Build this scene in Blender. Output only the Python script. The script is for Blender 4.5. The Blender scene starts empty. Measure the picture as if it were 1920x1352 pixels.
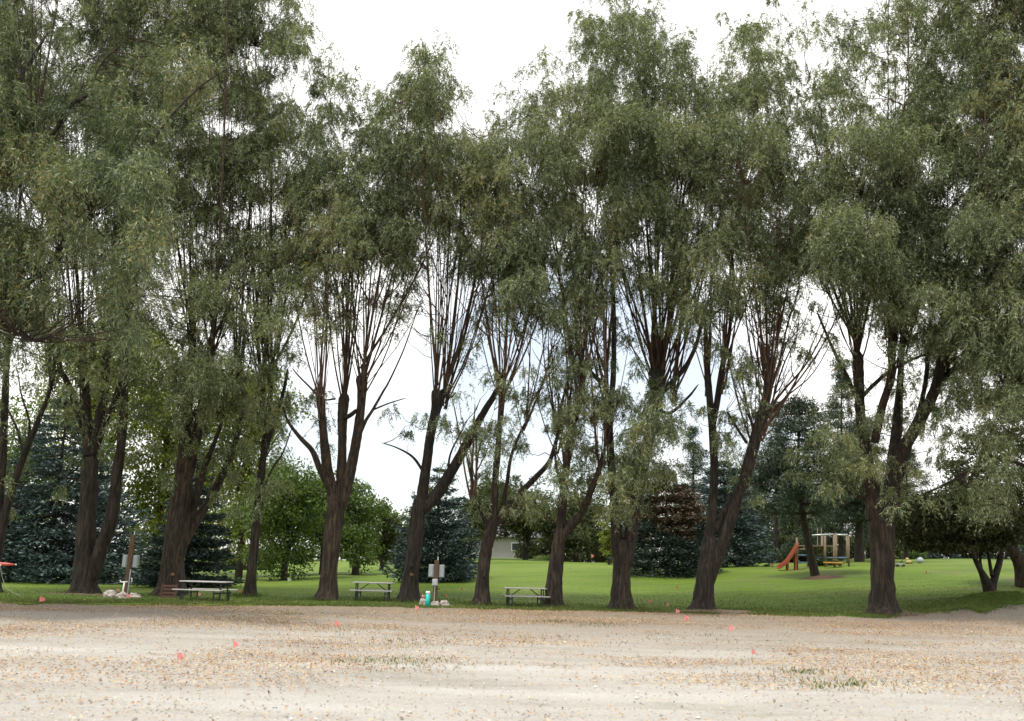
import bpy, math, random
import numpy as np
from mathutils import Vector, Matrix
R = math.radians
rng = np.random.default_rng(7)
random.seed(7)
sc = bpy.context.scene
COL = sc.collection
F = 1867.0            # focal length in pixels of the 1920 wide photograph (35 mm lens)
EYE = 1.7
PITCH = 11.53
ROLL = 1.5
# ------------------------------------------------------------------ camera
cd = bpy.data.cameras.new('camera'); cam = bpy.data.objects.new('camera', cd); COL.objects.link(cam)
cd.lens = 35.0; cd.sensor_width = 36.0; cd.clip_start = 0.1; cd.clip_end = 6000
cd.dof.use_dof = True; cd.dof.focus_distance = 40.0; cd.dof.aperture_fstop = 1.6
CM = Matrix.Rotation(R(90 + PITCH), 4, 'X') @ Matrix.Rotation(R(ROLL), 4, 'Z')
cam.matrix_world = Matrix.Translation((0, 0, EYE)) @ CM
sc.camera = cam
# ------------------------------------------------------------------ sky, sun, exposure
SUN_EL, SUN_AZ = 66.0, -130.0     # azimuth from straight ahead, negative = left
w = bpy.data.worlds.new('World'); sc.world = w; w.use_nodes = True
nt = w.node_tree; nt.nodes.clear()
def N(t, **k):
    n = nt.nodes.new(t)
    for a, b in k.items(): setattr(n, a, b)
    return n
wo = N('ShaderNodeOutputWorld'); bg = N('ShaderNodeBackground'); bg.inputs[1].default_value = 0.12
sk = N('ShaderNodeTexSky', sky_type='NISHITA', sun_disc=False, sun_elevation=R(SUN_EL), sun_rotation=R(SUN_AZ))
tc = N('ShaderNodeTexCoord'); ns = N('ShaderNodeTexNoise'); ns.inputs['Scale'].default_value = 2.2; ns.inputs['Detail'].default_value = 6
rp = N('ShaderNodeValToRGB'); rp.color_ramp.elements[0].position = 0.40; rp.color_ramp.elements[1].position = 0.5
rp.color_ramp.elements[0].color = (.42, .42, .42, 1)
mx = N('ShaderNodeMix', data_type='RGBA'); mx.inputs[7].default_value = (8.9, 8.8, 8.6, 1)
L = nt.links.new
mpw = N('ShaderNodeMapping'); mpw.inputs['Location'].default_value = (0, 0, 0); L(tc.outputs['Generated'], mpw.inputs[0]); L(mpw.outputs[0], ns.inputs['Vector']); L(ns.outputs['Fac'], rp.inputs[0]); L(rp.outputs[0], mx.inputs[0])
L(sk.outputs[0], mx.inputs[6]); L(mx.outputs[2], bg.inputs[0]); L(bg.outputs[0], wo.inputs[0])
sd = bpy.data.lights.new('sun', 'SUN'); sd.energy = 2.3; sd.angle = R(10); sd.color = (1, .95, .87)
so = bpy.data.objects.new('sun', sd); COL.objects.link(so)
sdir = Vector((math.sin(R(SUN_AZ)) * math.cos(R(SUN_EL)), math.cos(R(SUN_AZ)) * math.cos(R(SUN_EL)), math.sin(R(SUN_EL))))
so.rotation_euler = sdir.to_track_quat('Z', 'Y').to_euler()
sc.view_settings.view_transform = 'Standard'; sc.view_settings.look = 'None'
sc.view_settings.exposure = 0.55; sc.view_settings.gamma = 1.0
sc.cycles.max_bounces = 6; sc.cycles.diffuse_bounces = 3; sc.cycles.glossy_bounces = 2
sc.cycles.transmission_bounces = 3; sc.cycles.use_denoising = True

# ------------------------------------------------------------------ helpers
MR = np.array(CM.to_3x3())
def ray(px, py):
    v = np.stack([(np.asarray(px, float) - 960) / F, -(np.asarray(py, float) - 676) / F, -np.ones_like(np.asarray(px, float))], -1)
    return v @ MR.T
def at(px, py, Y):
    d = ray(px, py); s = np.asarray(Y, float) / d[..., 1]
    p = d * s[..., None]; p[..., 2] += EYE
    return p
def hor(px): return 1057 + (np.asarray(px, float) - 960) * 0.0262

ZC = [-400, 0, 250, 480, 700, 850, 950, 1100, 1250, 1450, 1650, 1850, 2300]
ZR = [30, 38, 42, 48, 55, 65, 80, 100, 140, 400]
ZT = np.array([
 [0]*13,
 [0, 0, 0, 0, 0, 0, 0, 0, 0, .02, .06, .12, .15],
 [.0, 0, .03, .05, .08, .05, .02, .03, .05, .12, .32, .5, .6],
 [.0, 0, .0, .08, .12, .15, .15, .2, .3, .5, .8, 1.0, 1.1],
 [.0, 0, 0, .1, .2, .35, .4, .5, .75, 1.05, 1.45, 1.6, 1.7],
 [.0, 0, 0, .1, .4, .85, 1.1, 1.3, 1.5, 1.85, 2.25, 2.4, 2.5],
 [.0, 0, 0, .2, .6, 1.25, 1.7, 1.8, 1.9, 2.2, 2.75, 2.9, 3.0],
 [.1, .1, .1, .4, 1.0, 2.0, 2.2, 2.0, 2.1, 2.4, 3.0, 3.35, 3.4],
 [.4, .4, .4, .7, 1.6, 2.2, 2.2, 2.0, 2.2, 2.5, 3.0, 3.4, 3.5],
 [.8]*13], float)
def vnoise(x, y, s, seed=0):
    x = np.asarray(x, float) / s; y = np.asarray(y, float) / s
    xi = np.floor(x).astype(np.int64); yi = np.floor(y).astype(np.int64)
    fx = x - xi; fy = y - yi; fx = fx * fx * (3 - 2 * fx); fy = fy * fy * (3 - 2 * fy)
    def h(a, b):
        n = (a * 374761393 + b * 668265263 + seed * 974634777) & 0xffffffff
        n = ((n ^ (n >> 13)) * 1274126177) & 0xffffffff
        return ((n ^ (n >> 16)) & 0xffff) / 65535.0
    return (h(xi, yi) * (1 - fx) + h(xi + 1, yi) * fx) * (1 - fy) + (h(xi, yi + 1) * (1 - fx) + h(xi + 1, yi + 1) * fx) * fy
def gz(x, y):
    x = np.asarray(x, float); y = np.asarray(y, float)
    ys = np.maximum(y, 5.0)
    px = 960 + 1905 * x / ys
    i = np.clip(np.searchsorted(ZC, px) - 1, 0, 11); j = np.clip(np.searchsorted(ZR, ys) - 1, 0, 8)
    C = np.array(ZC, float); Q = np.array(ZR, float)
    u = np.clip((px - C[i]) / (C[i + 1] - C[i]), 0, 1); v = np.clip((ys - Q[j]) / (Q[j + 1] - Q[j]), 0, 1)
    u = u * u * (3 - 2 * u)
    z = (ZT[j, i] * (1 - u) + ZT[j, i + 1] * u) * (1 - v) + (ZT[j + 1, i] * (1 - u) + ZT[j + 1, i + 1] * u) * v
    # sandy mound by the right edge, small root mounds are separate
    z = z + np.exp(-((x - 20.6) / 2.9) ** 2 - ((y - 41.0) / 2.0) ** 2) * (.42 + .3 * (vnoise(x, y, .9, 91) - .3) + .12 * vnoise(x, y, .3, 92))
    z = z + 0.05 * (vnoise(x, y, 3.1, 1) - .5) * np.clip((60 - y) / 20, 0, 1)
    return z
def ghit(px, py, y0=7.0):
    Y = np.geomspace(y0, 260, 1500); p = at(np.full_like(Y, px), np.full_like(Y, py), Y)
    d = p[:, 2] - gz(p[:, 0], p[:, 1]); k = np.argmax(d <= 0)
    if d[k] > 0: k = len(Y) - 1
    q = p[k]; return Vector((q[0], q[1], float(gz(q[0], q[1]))))
def gat(px, Y):
    x = float(at(px, hor(px), Y)[0]); return Vector((x, Y, float(gz(x, Y))))

def mesh_np(name, V, Fc, smooth=False):
    """V (n,3), Fc (m,k) index array (k = 3 or 4)"""
    me = bpy.data.meshes.new(name); V = np.asarray(V, np.float32); Fc = np.asarray(Fc, np.int32)
    m, k = Fc.shape
    me.vertices.add(len(V)); me.vertices.foreach_set('co', V.ravel())
    me.loops.add(m * k); me.loops.foreach_set('vertex_index', Fc.ravel())
    me.polygons.add(m); me.polygons.foreach_set('loop_start', np.arange(0, m * k, k, dtype=np.int32))
    me.polygons.foreach_set('use_smooth', np.full(m, smooth, dtype=bool))
    me.update(calc_edges=True)
    return me
def obj(name, me, mat=None, parent=None):
    o = bpy.data.objects.new(name, me); COL.objects.link(o)
    if mat is not None: me.materials.clear(); me.materials.append(mat)
    if parent is not None:
        o.parent = parent
        o.matrix_parent_inverse = Matrix.Translation(parent.location).inverted() if WORLDPARENT[0] else Matrix.Identity(4)
    return o
WORLDPARENT = [True]   # parts modelled in world coordinates keep them
def thing(name, label, cat, loc=(0, 0, 0), group=None):
    o = bpy.data.objects.new(name, None); COL.objects.link(o); o.location = loc; o.empty_display_size = .2
    o['label'] = label; o['category'] = cat
    if group: o['group'] = group
    return o
def tag(o, label=None, cat=None, group=None, kind=None):
    if label: o['label'] = label
    if cat: o['category'] = cat
    if group: o['group'] = group
    if kind: o['kind'] = kind
    return o

class MB:
    """collects shapes of one part, any face size"""
    def __init__(s): s.v = []; s.f = []
    def add(s, V, Fs):
        b = len(s.v); s.v += [tuple(map(float, p)) for p in V]; s.f += [tuple(i + b for i in q) for q in Fs]
    def box(s, c, d, rz=0, M=None, bev=0.0):
        x, y, z = [a / 2 for a in d]
        if bev <= 0:
            V = [Vector((a, b, e)) for a in (-x, x) for b in (-y, y) for e in (-z, z)]
            Fs = [(0, 1, 3, 2), (4, 6, 7, 5), (0, 4, 5, 1), (2, 3, 7, 6), (0, 2, 6, 4), (1, 5, 7, 3)]
        else:
            V = []; q = bev
            for k, (zz, inx) in enumerate(((-z, q), (-z + q, 0), (z - q, 0), (z, q))):
                X, Y = x - inx, y - inx; e = q if inx == 0 else q * .6
                V += [Vector(p + (zz,)) for p in ((X - e, -Y), (X, -Y + e), (X, Y - e), (X - e, Y), (-X + e, Y), (-X, Y - e), (-X, -Y + e), (-X + e, -Y))]
            Fs = [tuple(range(7, -1, -1)), tuple(range(24, 32))]
            for r in range(3):
                for i in range(8): Fs.append((r * 8 + i, r * 8 + (i + 1) % 8, (r + 1) * 8 + (i + 1) % 8, (r + 1) * 8 + i))
        T = Matrix.Translation(c) @ (M.to_4x4() if M is not None else Matrix.Rotation(rz, 4, 'Z'))
        s.add([T @ p for p in V], Fs)
    def bar(s, a, b, wd, th, up=(0, 0, 1)):
        a = Vector(a); b = Vector(b); d = (b - a); l = d.length; d.normalize()
        u = Vector(up)
        if abs(d.dot(u)) > .98: u = Vector((1, 0, 0))
        sd_ = d.cross(u).normalized(); u = sd_.cross(d)
        M = Matrix((sd_, d, u)).transposed()
        s.box((a + b) / 2, (wd, l, th), M=M)
    def tube(s, pts, rad, n=10, cap=True):
        V, Fs = tube_np(np.array([[list(map(float, p)) for p in pts]]), np.array([rad if hasattr(rad, '__len__') else [rad] * len(pts)], float), n)
        b = len(s.v); s.v += [tuple(p) for p in V.tolist()]; s.f += [tuple(i + b for i in q) for q in Fs.tolist()]
        if cap:
            k = len(pts); s.f.append(tuple(b + i for i in range(n - 1, -1, -1))); s.f.append(tuple(b + (k - 1) * n + i for i in range(n)))
    def ball(s, c, r, n=12, m=8, sq=(1, 1, 1)):
        V = []; Fs = []
        for j in range(m + 1):
            a = math.pi * j / m
            for i in range(n):
                t = 2 * math.pi * i / n
                V.append((c[0] + r * sq[0] * math.sin(a) * math.cos(t), c[1] + r * sq[1] * math.sin(a) * math.sin(t), c[2] + r * sq[2] * math.cos(a)))
        for j in range(m):
            for i in range(n): Fs.append((j * n + i, (j + 1) * n + i, (j + 1) * n + (i + 1) % n, j * n + (i + 1) % n))
        s.add(V, Fs)
    def build(s, name, mat, parent=None, smooth=False):
        me = bpy.data.meshes.new(name); me.from_pydata(s.v, [], s.f); me.update()
        if smooth: me.polygons.foreach_set('use_smooth', [True] * len(me.polygons))
        return obj(name, me, mat, parent)

def tube_np(P, Rd, n=6):
    """P (T,K,3) paths, Rd (T,K) radii -> verts, quads"""
    T, K, _ = P.shape
    D = np.gradient(P, axis=1); D /= np.linalg.norm(D, axis=2, keepdims=True) + 1e-9
    ref = np.zeros_like(D); ref[..., 1] = 1.0
    vert = np.abs(D[..., 1]).max(axis=1) > .93
    ref[vert] = (1, 0, 0)
    A = np.cross(D, ref); A /= np.linalg.norm(A, axis=2, keepdims=True) + 1e-9
    B = np.cross(D, A)
    t = np.arange(n) * 2 * np.pi / n
    V = P[:, :, None, :] + Rd[:, :, None, None] * (np.cos(t)[None, None, :, None] * A[:, :, None, :] + np.sin(t)[None, None, :, None] * B[:, :, None, :])
    idx = np.arange(T * K * n).reshape(T, K, n)
    a = idx[:, :-1, :]; b = np.roll(a, -1, axis=2); d = idx[:, 1:, :]; c = np.roll(d, -1, axis=2)
    return V.reshape(-1, 3), np.stack([a, b, c, d], -1).reshape(-1, 4)
def merge(parts):
    Vs = []; Fs = []; b = 0
    for V, Fc in parts:
        Vs.append(V); Fs.append(Fc + b); b += len(V)
    return np.concatenate(Vs), np.concatenate(Fs)
def smoothpath(C, n):
    """Catmull-Rom resample of control rows (k,d) to n rows"""
    C = np.asarray(C, float); k = len(C)
    if k == 2:
        t = np.linspace(0, 1, n)[:, None]; return C[0] * (1 - t) + C[1] * t
    E = np.vstack([2 * C[0] - C[1], C, 2 * C[-1] - C[-2]])
    t = np.linspace(0, k - 1 - 1e-6, n); i = t.astype(int); u = (t - i)[:, None]
    p0, p1, p2, p3 = E[i], E[i + 1], E[i + 2], E[i + 3]
    return .5 * (2 * p1 + (p2 - p0) * u + (2 * p0 - 5 * p1 + 4 * p2 - p3) * u ** 2 + (-p0 + 3 * p1 - 3 * p2 + p3) * u ** 3)

# ------------------------------------------------------------------ materials
def newmat(name):
    m = bpy.data.materials.new(name); m.use_nodes = True; t = m.node_tree; t.nodes.clear()
    o = t.nodes.new('ShaderNodeOutputMaterial'); return m, t, o
def nd(t, ty, **k):
    n = t.nodes.new(ty)
    for a, b in k.items(): setattr(n, a, b)
    return n
def ramp(t, fac, stops):
    r = nd(t, 'ShaderNodeValToRGB'); e = r.color_ramp.elements
    e[0].position, e[0].color = stops[0][0], (*stops[0][1], 1); e[1].position, e[1].color = stops[-1][0], (*stops[-1][1], 1)
    for p, c in stops[1:-1]:
        x = e.new(p); x.color = (*c, 1)
    t.links.new(fac, r.inputs[0]); return r.outputs[0]
def noise(t, scale, detail=4, vec=None, rough=.55, stretch=None):
    tcn = nd(t, 'ShaderNodeTexCoord'); n = nd(t, 'ShaderNodeTexNoise'); n.inputs['Scale'].default_value = scale
    n.inputs['Detail'].default_value = detail; n.inputs['Roughness'].default_value = rough
    src = tcn.outputs['Object']
    if stretch:
        mp = nd(t, 'ShaderNodeMapping'); mp.inputs['Scale'].default_value = stretch; t.links.new(src, mp.inputs[0]); src = mp.outputs[0]
    t.links.new(src, n.inputs['Vector']); return n.outputs['Fac']
def leafmat(name, stops, trans=.35, gloss=.04, tcol=(1.15, 1.25, .6), back=None):
    m, t, o = newmat(name); g = nd(t, 'ShaderNodeNewGeometry')
    ns_ = noise(t, .35, 2)
    a = nd(t, 'ShaderNodeMath', operation='MULTIPLY_ADD'); a.inputs[1].default_value = .95; t.links.new(g.outputs['Random Per Island'], a.inputs[0])
    b = nd(t, 'ShaderNodeMath', operation='MULTIPLY_ADD'); b.inputs[1].default_value = .9; b.inputs[2].default_value = -.42; t.links.new(ns_, b.inputs[0]); t.links.new(b.outputs[0], a.inputs[2])
    c = ramp(t, a.outputs[0], stops)
    if back:
        mb = nd(t, 'ShaderNodeMix', data_type='RGBA'); t.links.new(g.outputs['Backfacing'], mb.inputs[0]); t.links.new(c, mb.inputs[6])
        mm = nd(t, 'ShaderNodeMix', data_type='RGBA', blend_type='MULTIPLY'); mm.inputs[0].default_value = 1; t.links.new(c, mm.inputs[6]); mm.inputs[7].default_value = (*back, 1)
        t.links.new(mm.outputs[2], mb.inputs[7]); c = mb.outputs[2]
    d = nd(t, 'ShaderNodeBsdfDiffuse'); t.links.new(c, d.inputs[0])
    tr = nd(t, 'ShaderNodeBsdfTranslucent'); mt = nd(t, 'ShaderNodeMix', data_type='RGBA', blend_type='MULTIPLY'); mt.inputs[0].default_value = 1
    t.links.new(c, mt.inputs[6]); mt.inputs[7].default_value = (*tcol, 1); t.links.new(mt.outputs[2], tr.inputs[0])
    mx = nd(t, 'ShaderNodeMixShader'); mx.inputs[0].default_value = trans; t.links.new(d.outputs[0], mx.inputs[1]); t.links.new(tr.outputs[0], mx.inputs[2])
    gl = nd(t, 'ShaderNodeBsdfGlossy'); gl.inputs['Roughness'].default_value = .45; m2 = nd(t, 'ShaderNodeMixShader'); m2.inputs[0].default_value = gloss
    t.links.new(mx.outputs[0], m2.inputs[1]); t.links.new(gl.outputs[0], m2.inputs[2]); t.links.new(m2.outputs[0], o.inputs[0])
    return m
def simple(name, col, rough=.7, var=.15, scale=8, metal=0, bump=.0, stretch=None, bscale=None):
    m, t, o = newmat(name); b = nd(t, 'ShaderNodeBsdfPrincipled'); b.inputs['Roughness'].default_value = rough; b.inputs['Metallic'].default_value = metal
    f = noise(t, scale, 5, stretch=stretch)
    lo = tuple(c * (1 - var) for c in col); hi = tuple(min(1, c * (1 + var)) for c in col)
    t.links.new(ramp(t, f, [(.3, lo), (.7, hi)]), b.inputs['Base Color'])
    if bump:
        bp = nd(t, 'ShaderNodeBump'); bp.inputs['Strength'].default_value = bump; bp.inputs['Distance'].default_value = .02
        t.links.new(noise(t, bscale or scale * 3, 5, stretch=stretch), bp.inputs['Height']); t.links.new(bp.outputs[0], b.inputs['Normal'])
    t.links.new(b.outputs[0], o.inputs[0]); return m

M = {}
M['willow'] = leafmat('willow_leaf', [(0, (.036, .050, .021)), (.35, (.108, .138, .064)), (.65, (.205, .238, .122)), (.88, (.34, .355, .185)), (1, (.35, .27, .10))], .42, .05, (1.1, 1.15, .6), (1.1, 1.18, 1.3))
M['willow_near'] = leafmat('willow_leaf_near', [(0, (.036, .050, .021)), (.35, (.088, .118, .050)), (.65, (.158, .190, .088)), (.88, (.26, .275, .125)), (1, (.33, .25, .09))], .3, .06, (1.1, 1.2, .6), (1.15, 1.25, 1.35))
M['yellowgreen'] = leafmat('yellowgreen_leaf', [(0, (.06, .085, .016)), (.5, (.17, .21, .03)), (1, (.32, .32, .05))], .5)
M['green'] = leafmat('green_leaf', [(0, (.035, .062, .016)), (.5, (.095, .15, .033)), (1, (.19, .25, .055))], .42)
M['olive'] = leafmat('olive_leaf', [(0, (.03, .042, .018)), (.5, (.065, .085, .032)), (1, (.12, .13, .05))], .3)
M['maple'] = leafmat('dark_maple_leaf', [(0, (.025, .035, .012)), (.5, (.05, .065, .018)), (1, (.10, .085, .025))], .25)
M['spruce'] = leafmat('blue_spruce_needle', [(0, (.016, .027, .026)), (.5, (.055, .085, .08)), (1, (.15, .22, .215))], .08, .03, (1, 1, 1))
M['spruce_dark'] = leafmat('dark_spruce_needle', [(0, (.018, .03, .026)), (.5, (.045, .07, .06)), (1, (.11, .155, .14))], .08, .03, (1, 1, 1))
M['pine'] = leafmat('pine_needle', [(0, (.02, .034, .022)), (.5, (.05, .078, .05)), (1, (.10, .13, .085))], .1, .03, (1, 1, 1))
M['brown_needle'] = leafmat('dead_needle', [(0, (.05, .042, .03)), (.5, (.115, .09, .065)), (1, (.24, .18, .13))], .1, .0, (1, 1, 1))

def barkmat(name, a, b_):
    m, t, o = newmat(name); b = nd(t, 'ShaderNodeBsdfPrincipled'); b.inputs['Roughness'].default_value = .9
    f = noise(t, 11, 6, stretch=(1, 1, .12), rough=.75); c = ramp(t, f, [(.36, tuple(x * .5 for x in a)), (.46, a), (.56, tuple((p + q) / 2 for p, q in zip(a, b_))), (.68, b_)])
    f2 = noise(t, 1.3, 3); c2a = ramp(t, f2, [(.35, (.75, .75, .75)), (.7, (1.25, 1.25, 1.18))])
    oi = nd(t, 'ShaderNodeObjectInfo'); c2b = ramp(t, oi.outputs['Random'], [(0, (.75, .78, .8)), (.5, (1, 1, 1)), (1, (1.35, 1.25, 1.15))])
    m0 = nd(t, 'ShaderNodeMix', data_type='RGBA', blend_type='MULTIPLY'); m0.inputs[0].default_value = 1; t.links.new(c2a, m0.inputs[6]); t.links.new(c2b, m0.inputs[7]); c2 = m0.outputs[2]
    mm = nd(t, 'ShaderNodeMix', data_type='RGBA', blend_type='MULTIPLY'); mm.inputs[0].default_value = 1
    t.links.new(c, mm.inputs[6]); t.links.new(c2, mm.inputs[7]); t.links.new(mm.outputs[2], b.inputs['Base Color'])
    bp = nd(t, 'ShaderNodeBump'); bp.inputs['Strength'].default_value = 1; bp.inputs['Distance'].default_value = .12
    t.links.new(noise(t, 9, 6, stretch=(1, 1, .14), rough=.7), bp.inputs['Height']); t.links.new(bp.outputs[0], b.inputs['Normal']); t.links.new(b.outputs[0], o.inputs[0])
    return m
M['bark'] = barkmat('willow_bark', (.022, .016, .012), (.095, .068, .05))
M['shoot'] = barkmat('willow_shoot_bark', (.06, .036, .025), (.15, .092, .062))
M['darkbark'] = barkmat('dark_bark', (.035, .026, .02), (.10, .075, .06))

def gravelmat():
    m, t, o = newmat('gravel'); b = nd(t, 'ShaderNodeBsdfPrincipled'); b.inputs['Roughness'].default_value = .95
    c = ramp(t, noise(t, .55, 6, rough=.65, stretch=(.35, 1, 1)), [(.3, (.345, .322, .285)), (.5, (.44, .42, .382)), (.72, (.52, .505, .475))])
    fine = ramp(t, noise(t, 28, 6, rough=.8), [(.3, (.66, .64, .61)), (.5, (1, 1, 1)), (.72, (1.26, 1.26, 1.26))])
    mm = nd(t, 'ShaderNodeMix', data_type='RGBA', blend_type='MULTIPLY'); mm.inputs[0].default_value = 1; t.links.new(c, mm.inputs[6]); t.links.new(fine, mm.inputs[7])
    trk = ramp(t, noise(t, 1.1, 5, rough=.7, stretch=(.09, 1, 1)), [(.32, (.92, .9, .88)), (.5, (1, 1, 1)), (.68, (1.05, 1.05, 1.05))])
    mtk = nd(t, 'ShaderNodeMix', data_type='RGBA', blend_type='MULTIPLY'); mtk.inputs[0].default_value = 1; t.links.new(mm.outputs[2], mtk.inputs[6]); t.links.new(trk, mtk.inputs[7]); mm = mtk
    # gravel colour turns darker and browner towards the trees (distance from the lot's far edge)
    tcn = nd(t, 'ShaderNodeTexCoord'); sx = nd(t, 'ShaderNodeSeparateXYZ'); t.links.new(tcn.outputs['Object'], sx.inputs[0])
    nz = nd(t, 'ShaderNodeMath', operation='MULTIPLY_ADD'); t.links.new(noise(t, .25, 5, stretch=(.4, 1, 1)), nz.inputs[0]); nz.inputs[1].default_value = 22; t.links.new(sx.outputs[1], nz.inputs[2])
    mr = nd(t, 'ShaderNodeMapRange'); mr.inputs[1].default_value = 27; mr.inputs[2].default_value = 47; t.links.new(nz.outputs[0], mr.inputs[0])
    mrx = nd(t, 'ShaderNodeMapRange'); mrx.inputs[1].default_value = 14; mrx.inputs[2].default_value = 19; mrx.inputs[3].default_value = 1; mrx.inputs[4].default_value = .5; t.links.new(sx.outputs[0], mrx.inputs[0])
    mlx = nd(t, 'ShaderNodeMath', operation='MULTIPLY'); t.links.new(mr.outputs[0], mlx.inputs[0]); t.links.new(mrx.outputs[0], mlx.inputs[1])
    dk = nd(t, 'ShaderNodeMix', data_type='RGBA'); t.links.new(mlx.outputs[0], dk.inputs[0]); t.links.new(mm.outputs[2], dk.inputs[6])
    dk.inputs[7].default_value = (.235, .185, .135, 1)
    # sparse weedy green in patches
    gmask = ramp(t, noise(t, .22, 7, rough=.75, stretch=(.5, 1, 1)), [(.56, (0, 0, 0)), (.66, (.45, .45, .45))])
    gm = nd(t, 'ShaderNodeMix', data_type='RGBA'); t.links.new(gmask, gm.inputs[0]); t.links.new(dk.outputs[2], gm.inputs[6]); gm.inputs[7].default_value = (.17, .165, .08, 1)
    t.links.new(gm.outputs[2], b.inputs['Base Color'])
    bp = nd(t, 'ShaderNodeBump'); bp.inputs['Strength'].default_value = .9; bp.inputs['Distance'].default_value = .03
    t.links.new(noise(t, 14, 8, rough=.8), bp.inputs['Height'])
    bp2 = nd(t, 'ShaderNodeBump'); bp2.inputs['Strength'].default_value = .8; bp2.inputs['Distance'].default_value = .08
    t.links.new(noise(t, 1.2, 5, stretch=(.25, 1, 1)), bp2.inputs['Height']); t.links.new(bp.outputs[0], bp2.inputs['Normal'])
    t.links.new(bp2.outputs[0], b.inputs['Normal']); t.links.new(b.outputs[0], o.inputs[0]); return m
def lawnmat():
    m, t, o = newmat('lawn_grass'); b = nd(t, 'ShaderNodeBsdfPrincipled'); b.inputs['Roughness'].default_value = .85
    b.inputs['Specular IOR Level'].default_value = .25
    c = ramp(t, noise(t, .18, 5, stretch=(.5, 1, 1)), [(.3, (.065, .125, .010)), (.5, (.112, .18, .016)), (.75, (.17, .23, .035))])
    tcn = nd(t, 'ShaderNodeTexCoord'); wv = nd(t, 'ShaderNodeTexWave', wave_type='BANDS', bands_direction='Y'); wv.inputs['Scale'].default_value = .22
    wv.inputs['Distortion'].default_value = 2.5; wv.inputs['Detail'].default_value = 3; wv.inputs['Detail Scale'].default_value = .6
    mp = nd(t, 'ShaderNodeMapping'); mp.inputs['Rotation'].default_value = (0, 0, R(-14)); t.links.new(tcn.outputs['Object'], mp.inputs[0]); t.links.new(mp.outputs[0], wv.inputs['Vector'])
    st = ramp(t, wv.outputs['Fac'], [(0, (.93, .94, .92)), (1, (1.06, 1.05, 1.08))])
    mm = nd(t, 'ShaderNodeMix', data_type='RGBA', blend_type='MULTIPLY'); mm.inputs[0].default_value = 1; t.links.new(c, mm.inputs[6]); t.links.new(st, mm.inputs[7])
    fine = ramp(t, noise(t, 9, 7, rough=.8, stretch=(.6, 1, 1)), [(.3, (.45, .5, .42)), (.5, (1, 1, 1)), (.75, (1.45, 1.35, 1.25))])
    m3 = nd(t, 'ShaderNodeMix', data_type='RGBA', blend_type='MULTIPLY'); m3.inputs[0].default_value = 1; t.links.new(mm.outputs[2], m3.inputs[6]); t.links.new(fine, m3.inputs[7])
    # dry worn patches, mostly on the bank at the right
    sx = nd(t, 'ShaderNodeSeparateXYZ'); t.links.new(tcn.outputs['Object'], sx.inputs[0])
    mr = nd(t, 'ShaderNodeMapRange'); mr.inputs[1].default_value = 4; mr.inputs[2].default_value = 20; mr.inputs[3].default_value = .28; mr.inputs[4].default_value = .75; t.links.new(sx.outputs[0], mr.inputs[0])
    pm = ramp(t, noise(t, .45, 6, rough=.7), [(.5, (0, 0, 0)), (.64, (1, 1, 1))])
    ml = nd(t, 'ShaderNodeMath', operation='MULTIPLY'); t.links.new(pm, ml.inputs[0]); t.links.new(mr.outputs[0], ml.inputs[1])
    m4 = nd(t, 'ShaderNodeMix', data_type='RGBA'); t.links.new(ml.outputs[0], m4.inputs[0]); t.links.new(m3.outputs[2], m4.inputs[6]); m4.inputs[7].default_value = (.14, .13, .06, 1)
    t.links.new(m4.outputs[2], b.inputs['Base Color'])
    bp = nd(t, 'ShaderNodeBump'); bp.inputs['Strength'].default_value = .8; bp.inputs['Distance'].default_value = .05
    t.links.new(noise(t, 12, 6, rough=.8), bp.inputs['Height']); t.links.new(bp.outputs[0], b.inputs['Normal']); t.links.new(b.outputs[0], o.inputs[0]); return m
M['gravel'] = gravelmat(); M['lawn'] = lawnmat()
M['blade'] = leafmat('grass_blade', [(0, (.05, .085, .018)), (.5, (.10, .15, .03)), (1, (.18, .2, .07))], .3, .03)
M['dryleaf'] = leafmat('fallen_leaf', [(0, (.14, .07, .035)), (.3, (.36, .19, .09)), (.6, (.48, .30, .15)), (.85, (.55, .4, .2)), (1, (.7, .58, .38))], .1, .02, (1, 1, 1))
M['pebble'] = leafmat('pebble', [(0, (.27, .24, .21)), (.5, (.44, .41, .37)), (1, (.68, .65, .6))], 0, 0)
M['soil'] = simple('bare_soil', (.17, .115, .08), .95, .3, 6, bump=.8)
M['mulch'] = simple('mulch', (.10, .055, .035), .95, .4, 14, bump=1)

# ------------------------------------------------------------------ ground
def edge_y(x):      # far edge of the gravel lot
    x = np.asarray(x, float)
    base = np.interp(x, [-40, -17, -9, 0, 6, 10, 14, 18, 22, 40], [32.5, 34.0, 36.5, 38.3, 38.8, 38.6, 39.0, 39.6, 41.2, 42])
    return base + 1.3 * (vnoise(x, 0 * x, 2.3, 3) - .5) + .9 * (vnoise(x, 0 * x, .7, 4) - .5) + .35 * (vnoise(x, 0 * x, .22, 5) - .5)
def grid(xs2, ys2, z, name, mat):
    ny, nx = xs2.shape
    V = np.stack([xs2, ys2, z], -1).reshape(-1, 3); i = np.arange(nx * ny).reshape(ny, nx)
    Fc = np.stack([i[:-1, :-1], i[:-1, 1:], i[1:, 1:], i[1:, :-1]], -1).reshape(-1, 4)
    o = obj(name, mesh_np(name, V, Fc, True), mat); tag(o, kind='structure'); return o
xs = np.concatenate([np.linspace(-90, -32, 30), np.linspace(-31.6, 32, 320), np.linspace(34, 90, 30)])
ys = np.concatenate([np.linspace(-60, 4, 20), np.linspace(4.5, 49, 240)])
X, Y = np.meshgrid(xs, ys)
ruts = 0.035 * (vnoise(X * .12, Y, .9, 8) - .5) + .02 * (vnoise(X, Y, .35, 9) - .5)
grid(X, Y, gz(X, Y) + ruts * (Y > 3), 'gravel_lot', M['gravel'])
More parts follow.
